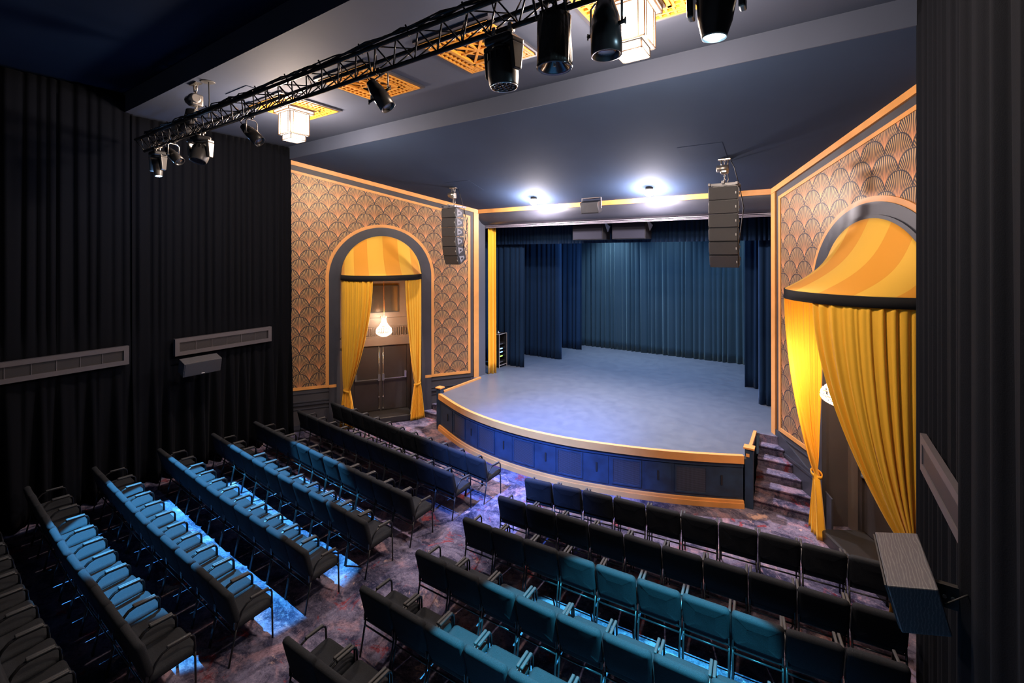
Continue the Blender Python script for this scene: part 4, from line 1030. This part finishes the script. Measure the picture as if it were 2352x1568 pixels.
# ------------------------------------------------------------------ chairs
def make_chair():
    t = bpy.data.objects.new('stacking_armchair', None); C.objects.link(t); t.empty_display_size = .1
    tag(t, 'x', 'chair')
    # seat
    T = Matrix.Translation((0, .035, .44)) @ Matrix.Rotation(math.radians(3), 4, 'X')
    mb = MB(); mb.cushion(.495, .47, .095, .06, T); mb.build('seat', 'fabric', t)
    T = Matrix.Translation((0, -.235, .655)) @ Matrix.Rotation(math.radians(104), 4, 'X') 
    mb = MB(); mb.cushion(.515, .43, .085, .06, T, curve=-.022); mb.build('backrest', 'fabric', t)
    for s_ in (-1, 1):
        x = s_*.246
        mb = MB(); mb.tube([(x, .245, 0), (x, .238, .44)], .0115, 8); mb.build('leg', 'frame', t)
        mb = MB(); mb.tube([(x, -.275, 0), (x, -.19, .40)], .0115, 8); mb.build('leg', 'frame', t)
        mb = MB(); mb.tube([(x, .238, .44), (x, .235, .59), (x, .222, .625), (x, .19, .645), (x, .0, .655), (x, -.07, .635), (x, -.125, .58), (x, -.165, .48), (x, -.19, .40)], .0115, 8); am = mb.build('armrest', 'frame', t)
        mb = MB(); mb.box((x-s_*.004, .085, .668), (.033, .225, .024), Matrix.Rotation(math.radians(-2.5), 4, 'X'), .009, 2); mb.build('arm_pad', 'pad', am)
    mb = MB()
    mb.tube([(-.246, .236, .385), (.246, .236, .385)], .010, 6); mb.tube([(-.246, -.19, .40), (.246, -.19, .40)], .010, 6); mb.tube([(-.246, -.205, .345), (.246, -.205, .345)], .010, 6)
    for s_ in (-1, 1): mb.tube([(s_*.2, -.19, .40), (s_*.2, .236, .385)], .009, 6)
    for s_ in (-1, 1): mb.box((s_*.243, -.20, .45), (.012, .03, .09))
    mb.build('seat_frame', 'frame', t)
    return t
def lerp2(pts, d):      # walk along a polyline, returns point and direction
    for a, b in zip(pts, pts[1:]):
        L_ = math.dist(a, b)
        if d <= L_ or b is pts[-1]:
            w = d/L_; return (a[0]+(b[0]-a[0])*w, a[1]+(b[1]-a[1])*w), math.atan2(b[1]-a[1], b[0]-a[0])
        d -= L_
ordn = ['first', 'second', 'third', 'fourth', 'fifth', 'sixth', 'seventh', 'eighth', 'ninth', 'tenth', 'eleventh', 'twelfth']
rows = []
Lr = [((-10.97, 7.50), (-5.33, 7.02)), ((-11.10, 6.62), (-5.49, 6.26)), ((-11.26, 5.60), (-5.57, 5.30)), ((-11.32, 4.70), (-5.59, 4.41)), ((-11.36, 3.71), (-5.72, 3.52)),
      ((-11.42, 2.70), (-5.74, 2.57)), ((-11.44, 1.82), (-5.77, 1.72)), ((-11.46, .92), (-5.8, .84)), ((-11.46, .02), (-5.8, -.04))]
for i, (a, b) in enumerate(Lr):
    m_ = ((a[0]+b[0])/2, (a[1]+b[1])/2-.04)
    rows.append(('left', i, [a, m_, b], 11))
Rrw = [[(-4.32, 6.87), (-3.31, 7.05), (-2.26, 7.20), (-1.22, 7.34), (-.12, 7.46), (1.02, 7.58)], [(-4.38, 6.12), (-2.4, 6.27), (.41, 6.50), (.88, 6.55)], [(-4.47, 5.32), (-2.37, 5.46), (-.22, 5.65), (.86, 5.80)],
       [(-4.52, 4.38), (-2.6, 4.46), (-.78, 4.60), (.86, 4.76)], [(-4.6, 3.53), (-3.5, 3.56), (.6, 3.78)], [(-4.66, 2.61), (.6, 2.80)], [(-4.7, 1.7), (.6, 1.85)]]
Rn = [10, 10, 10, 10, 9, 9, 9]
for i, p in enumerate(Rrw): rows.append(('right', i, p, Rn[i]))
chair0 = make_chair(); first = True
poolA = (-8.55, 3.6); poolI = (-1.45, 3.9)
for side, ri, pts, n in rows:
    tot = sum(math.dist(a, b) for a, b in zip(pts, pts[1:])); pitch = tot/n if side == 'left' else .531
    for k in range(n):
        q = lerp2(pts, (k+.5)*pitch)
        if not q: continue
        (x, y), a = q
        ox, oy = x - math.sin(a)*.27, y + math.cos(a)*.27
        vis = False
        for dz in (0, .45, .86):
            for ddx in (-.26, .26):
                for ddy in (-.28, .25):
                    u = proj((ox+ddx, oy+ddy, dz))
                    if u[2] > .1 and -10 < u[0] < 2362 and -10 < u[1] < 1575: vis = True
        if not vis: continue
        if side == 'right' and ri > 2 and ox > .75: continue
        if first: t = chair0; first = False
        else:
            t = chair0.copy(); C.objects.link(t)
            for ch in chair0.children:
                c = ch.copy(); C.objects.link(c); c.parent = t
                for g in ch.children:
                    g2 = g.copy(); C.objects.link(g2); g2.parent = c
        t.location = (ox, oy, 0); t.rotation_euler = (0, 0, a)
        fromaisle = (n-k) if side == 'left' else k+1
        lit = (side == 'left' and math.dist((x, y), poolA) < 2.2 and 2 <= ri <= 6) or (side == 'right' and math.dist((x, y), poolI) < 2.3 and 2 <= ri <= 5)
        look = 'charcoal armchair in blue light' if lit else 'charcoal fabric armchair'
        where = 'at the centre aisle' if fromaisle == 1 else '%s from the centre aisle' % ordn[fromaisle-1]
        t['label'] = '%s, %s, %s row of the %s block' % (look, where, 'front' if ri == 0 else ordn[ri], side)
        t['group'] = '%s block, %s row of armchairs' % (side, ordn[ri])

# ------------------------------------------------------------------ lights
def spot(name, loc, target, energy, col, angle, blend=.15, size=.05):
    L = bpy.data.lights.new(name, 'SPOT'); L.energy = energy; L.color = col; L.spot_size = math.radians(angle); L.spot_blend = blend; L.shadow_soft_size = size
    o = bpy.data.objects.new(name, L); C.objects.link(o); o.location = loc
    o.rotation_euler = (V(target)-V(loc)).to_track_quat('-Z', 'Y').to_euler(); return o
def area(name, loc, target, energy, col, sx, sy=None, spread=180):
    L = bpy.data.lights.new(name, 'AREA'); L.energy = energy; L.color = col; L.shape = 'RECTANGLE'; L.size = sx; L.size_y = sy or sx; L.spread = math.radians(spread)
    o = bpy.data.objects.new(name, L); C.objects.link(o); o.location = loc
    o.rotation_euler = (V(target)-V(loc)).to_track_quat('-Z', 'Y').to_euler(); return o
TEAL = (.08, .48, .95)
spot('beam_left', beamA + V((0, 0, -.02)), (-8.6, 3.55, .5), 11000, TEAL, 40, .10, .02)
spot('beam_right', beamI + V((0, 0, -.02)), (-1.30, 3.80, .5), 10000, (.055, .50, .75), 41, .10, .02)
for x, y in ((-6.41, 10.72), (-3.2, 10.70)):
    L = bpy.data.lights.new('front_downlight', 'POINT'); L.energy = 260; L.color = (1, .88, .90); L.shadow_soft_size = .08
    o = bpy.data.objects.new('front_downlight', L); o.location = (x, y, ceil_z(y)-.36); C.objects.link(o)
    spot('front_downlight_beam', (x, y, ceil_z(y)-.30), (x+.1, y-.9, 0), 1000, (1, .88, 1), 95, .9, .08)
# stage lighting bars hidden above the border
for x, e_ in ((-6.6, 420), (-4.4, 130), (-1.9, 160)): spot('stage_bar_light', (x, 16.5, 6.5), (x, 17.9, 2.6), e_, (.78, .92, 1.), 88, .9, .1)
area('stage_wash', (-4.8, 14.6, 6.9), (-4.8, 14.4, 1), 330, (.34, .58, 1.), 5, 2, 150)
for p_, e_, c_ in ((beamA, 25, (.25, .5, 1.)), (beamI, 14, (.5, .8, 1.))):
    L = bpy.data.lights.new('lens_spill', 'POINT'); L.energy = e_; L.color = c_; L.shadow_soft_size = .05
    o = bpy.data.objects.new('lens_spill', L); o.location = p_ + V((0, 0, -.10)); C.objects.link(o)
spot('apron_blue', (-5.2, 3.5, 6.75), (-5.0, 8.6, .3), 10500, (.11, .27, 1.), 38, 1., .1)
# lantern glow
for i, x in enumerate((GX[0], GX[3])):
    L = bpy.data.lights.new('lantern_bulb', 'POINT'); L.energy = 420; L.color = (1, .82, .68); L.shadow_soft_size = .2
    o = bpy.data.objects.new('lantern_bulb', L); o.location = (x, GY, 7.08); C.objects.link(o)
    for ax_, ay_ in ((.36, 0), (-.36, 0), (0, .36), (0, -.36)):
        L = bpy.data.lights.new('lantern_side_glow', 'POINT'); L.energy = 30; L.color = (1, .72, .52); L.shadow_soft_size = .12
        o = bpy.data.objects.new('lantern_side_glow', L); o.location = (x+ax_, GY+ay_, 7.42); C.objects.link(o)

w = bpy.data.worlds.new('world'); bpy.context.scene.world = w; w.use_nodes = True
w.node_tree.nodes['Background'].inputs[0].default_value = (.55, .62, .8, 1); w.node_tree.nodes['Background'].inputs[1].default_value = .05
sc = bpy.context.scene
sc.view_settings.view_transform = 'Standard'; sc.view_settings.look = 'None'; sc.view_settings.gamma = 1; sc.view_settings.exposure = .4
sc.view_settings.use_curve_mapping = False
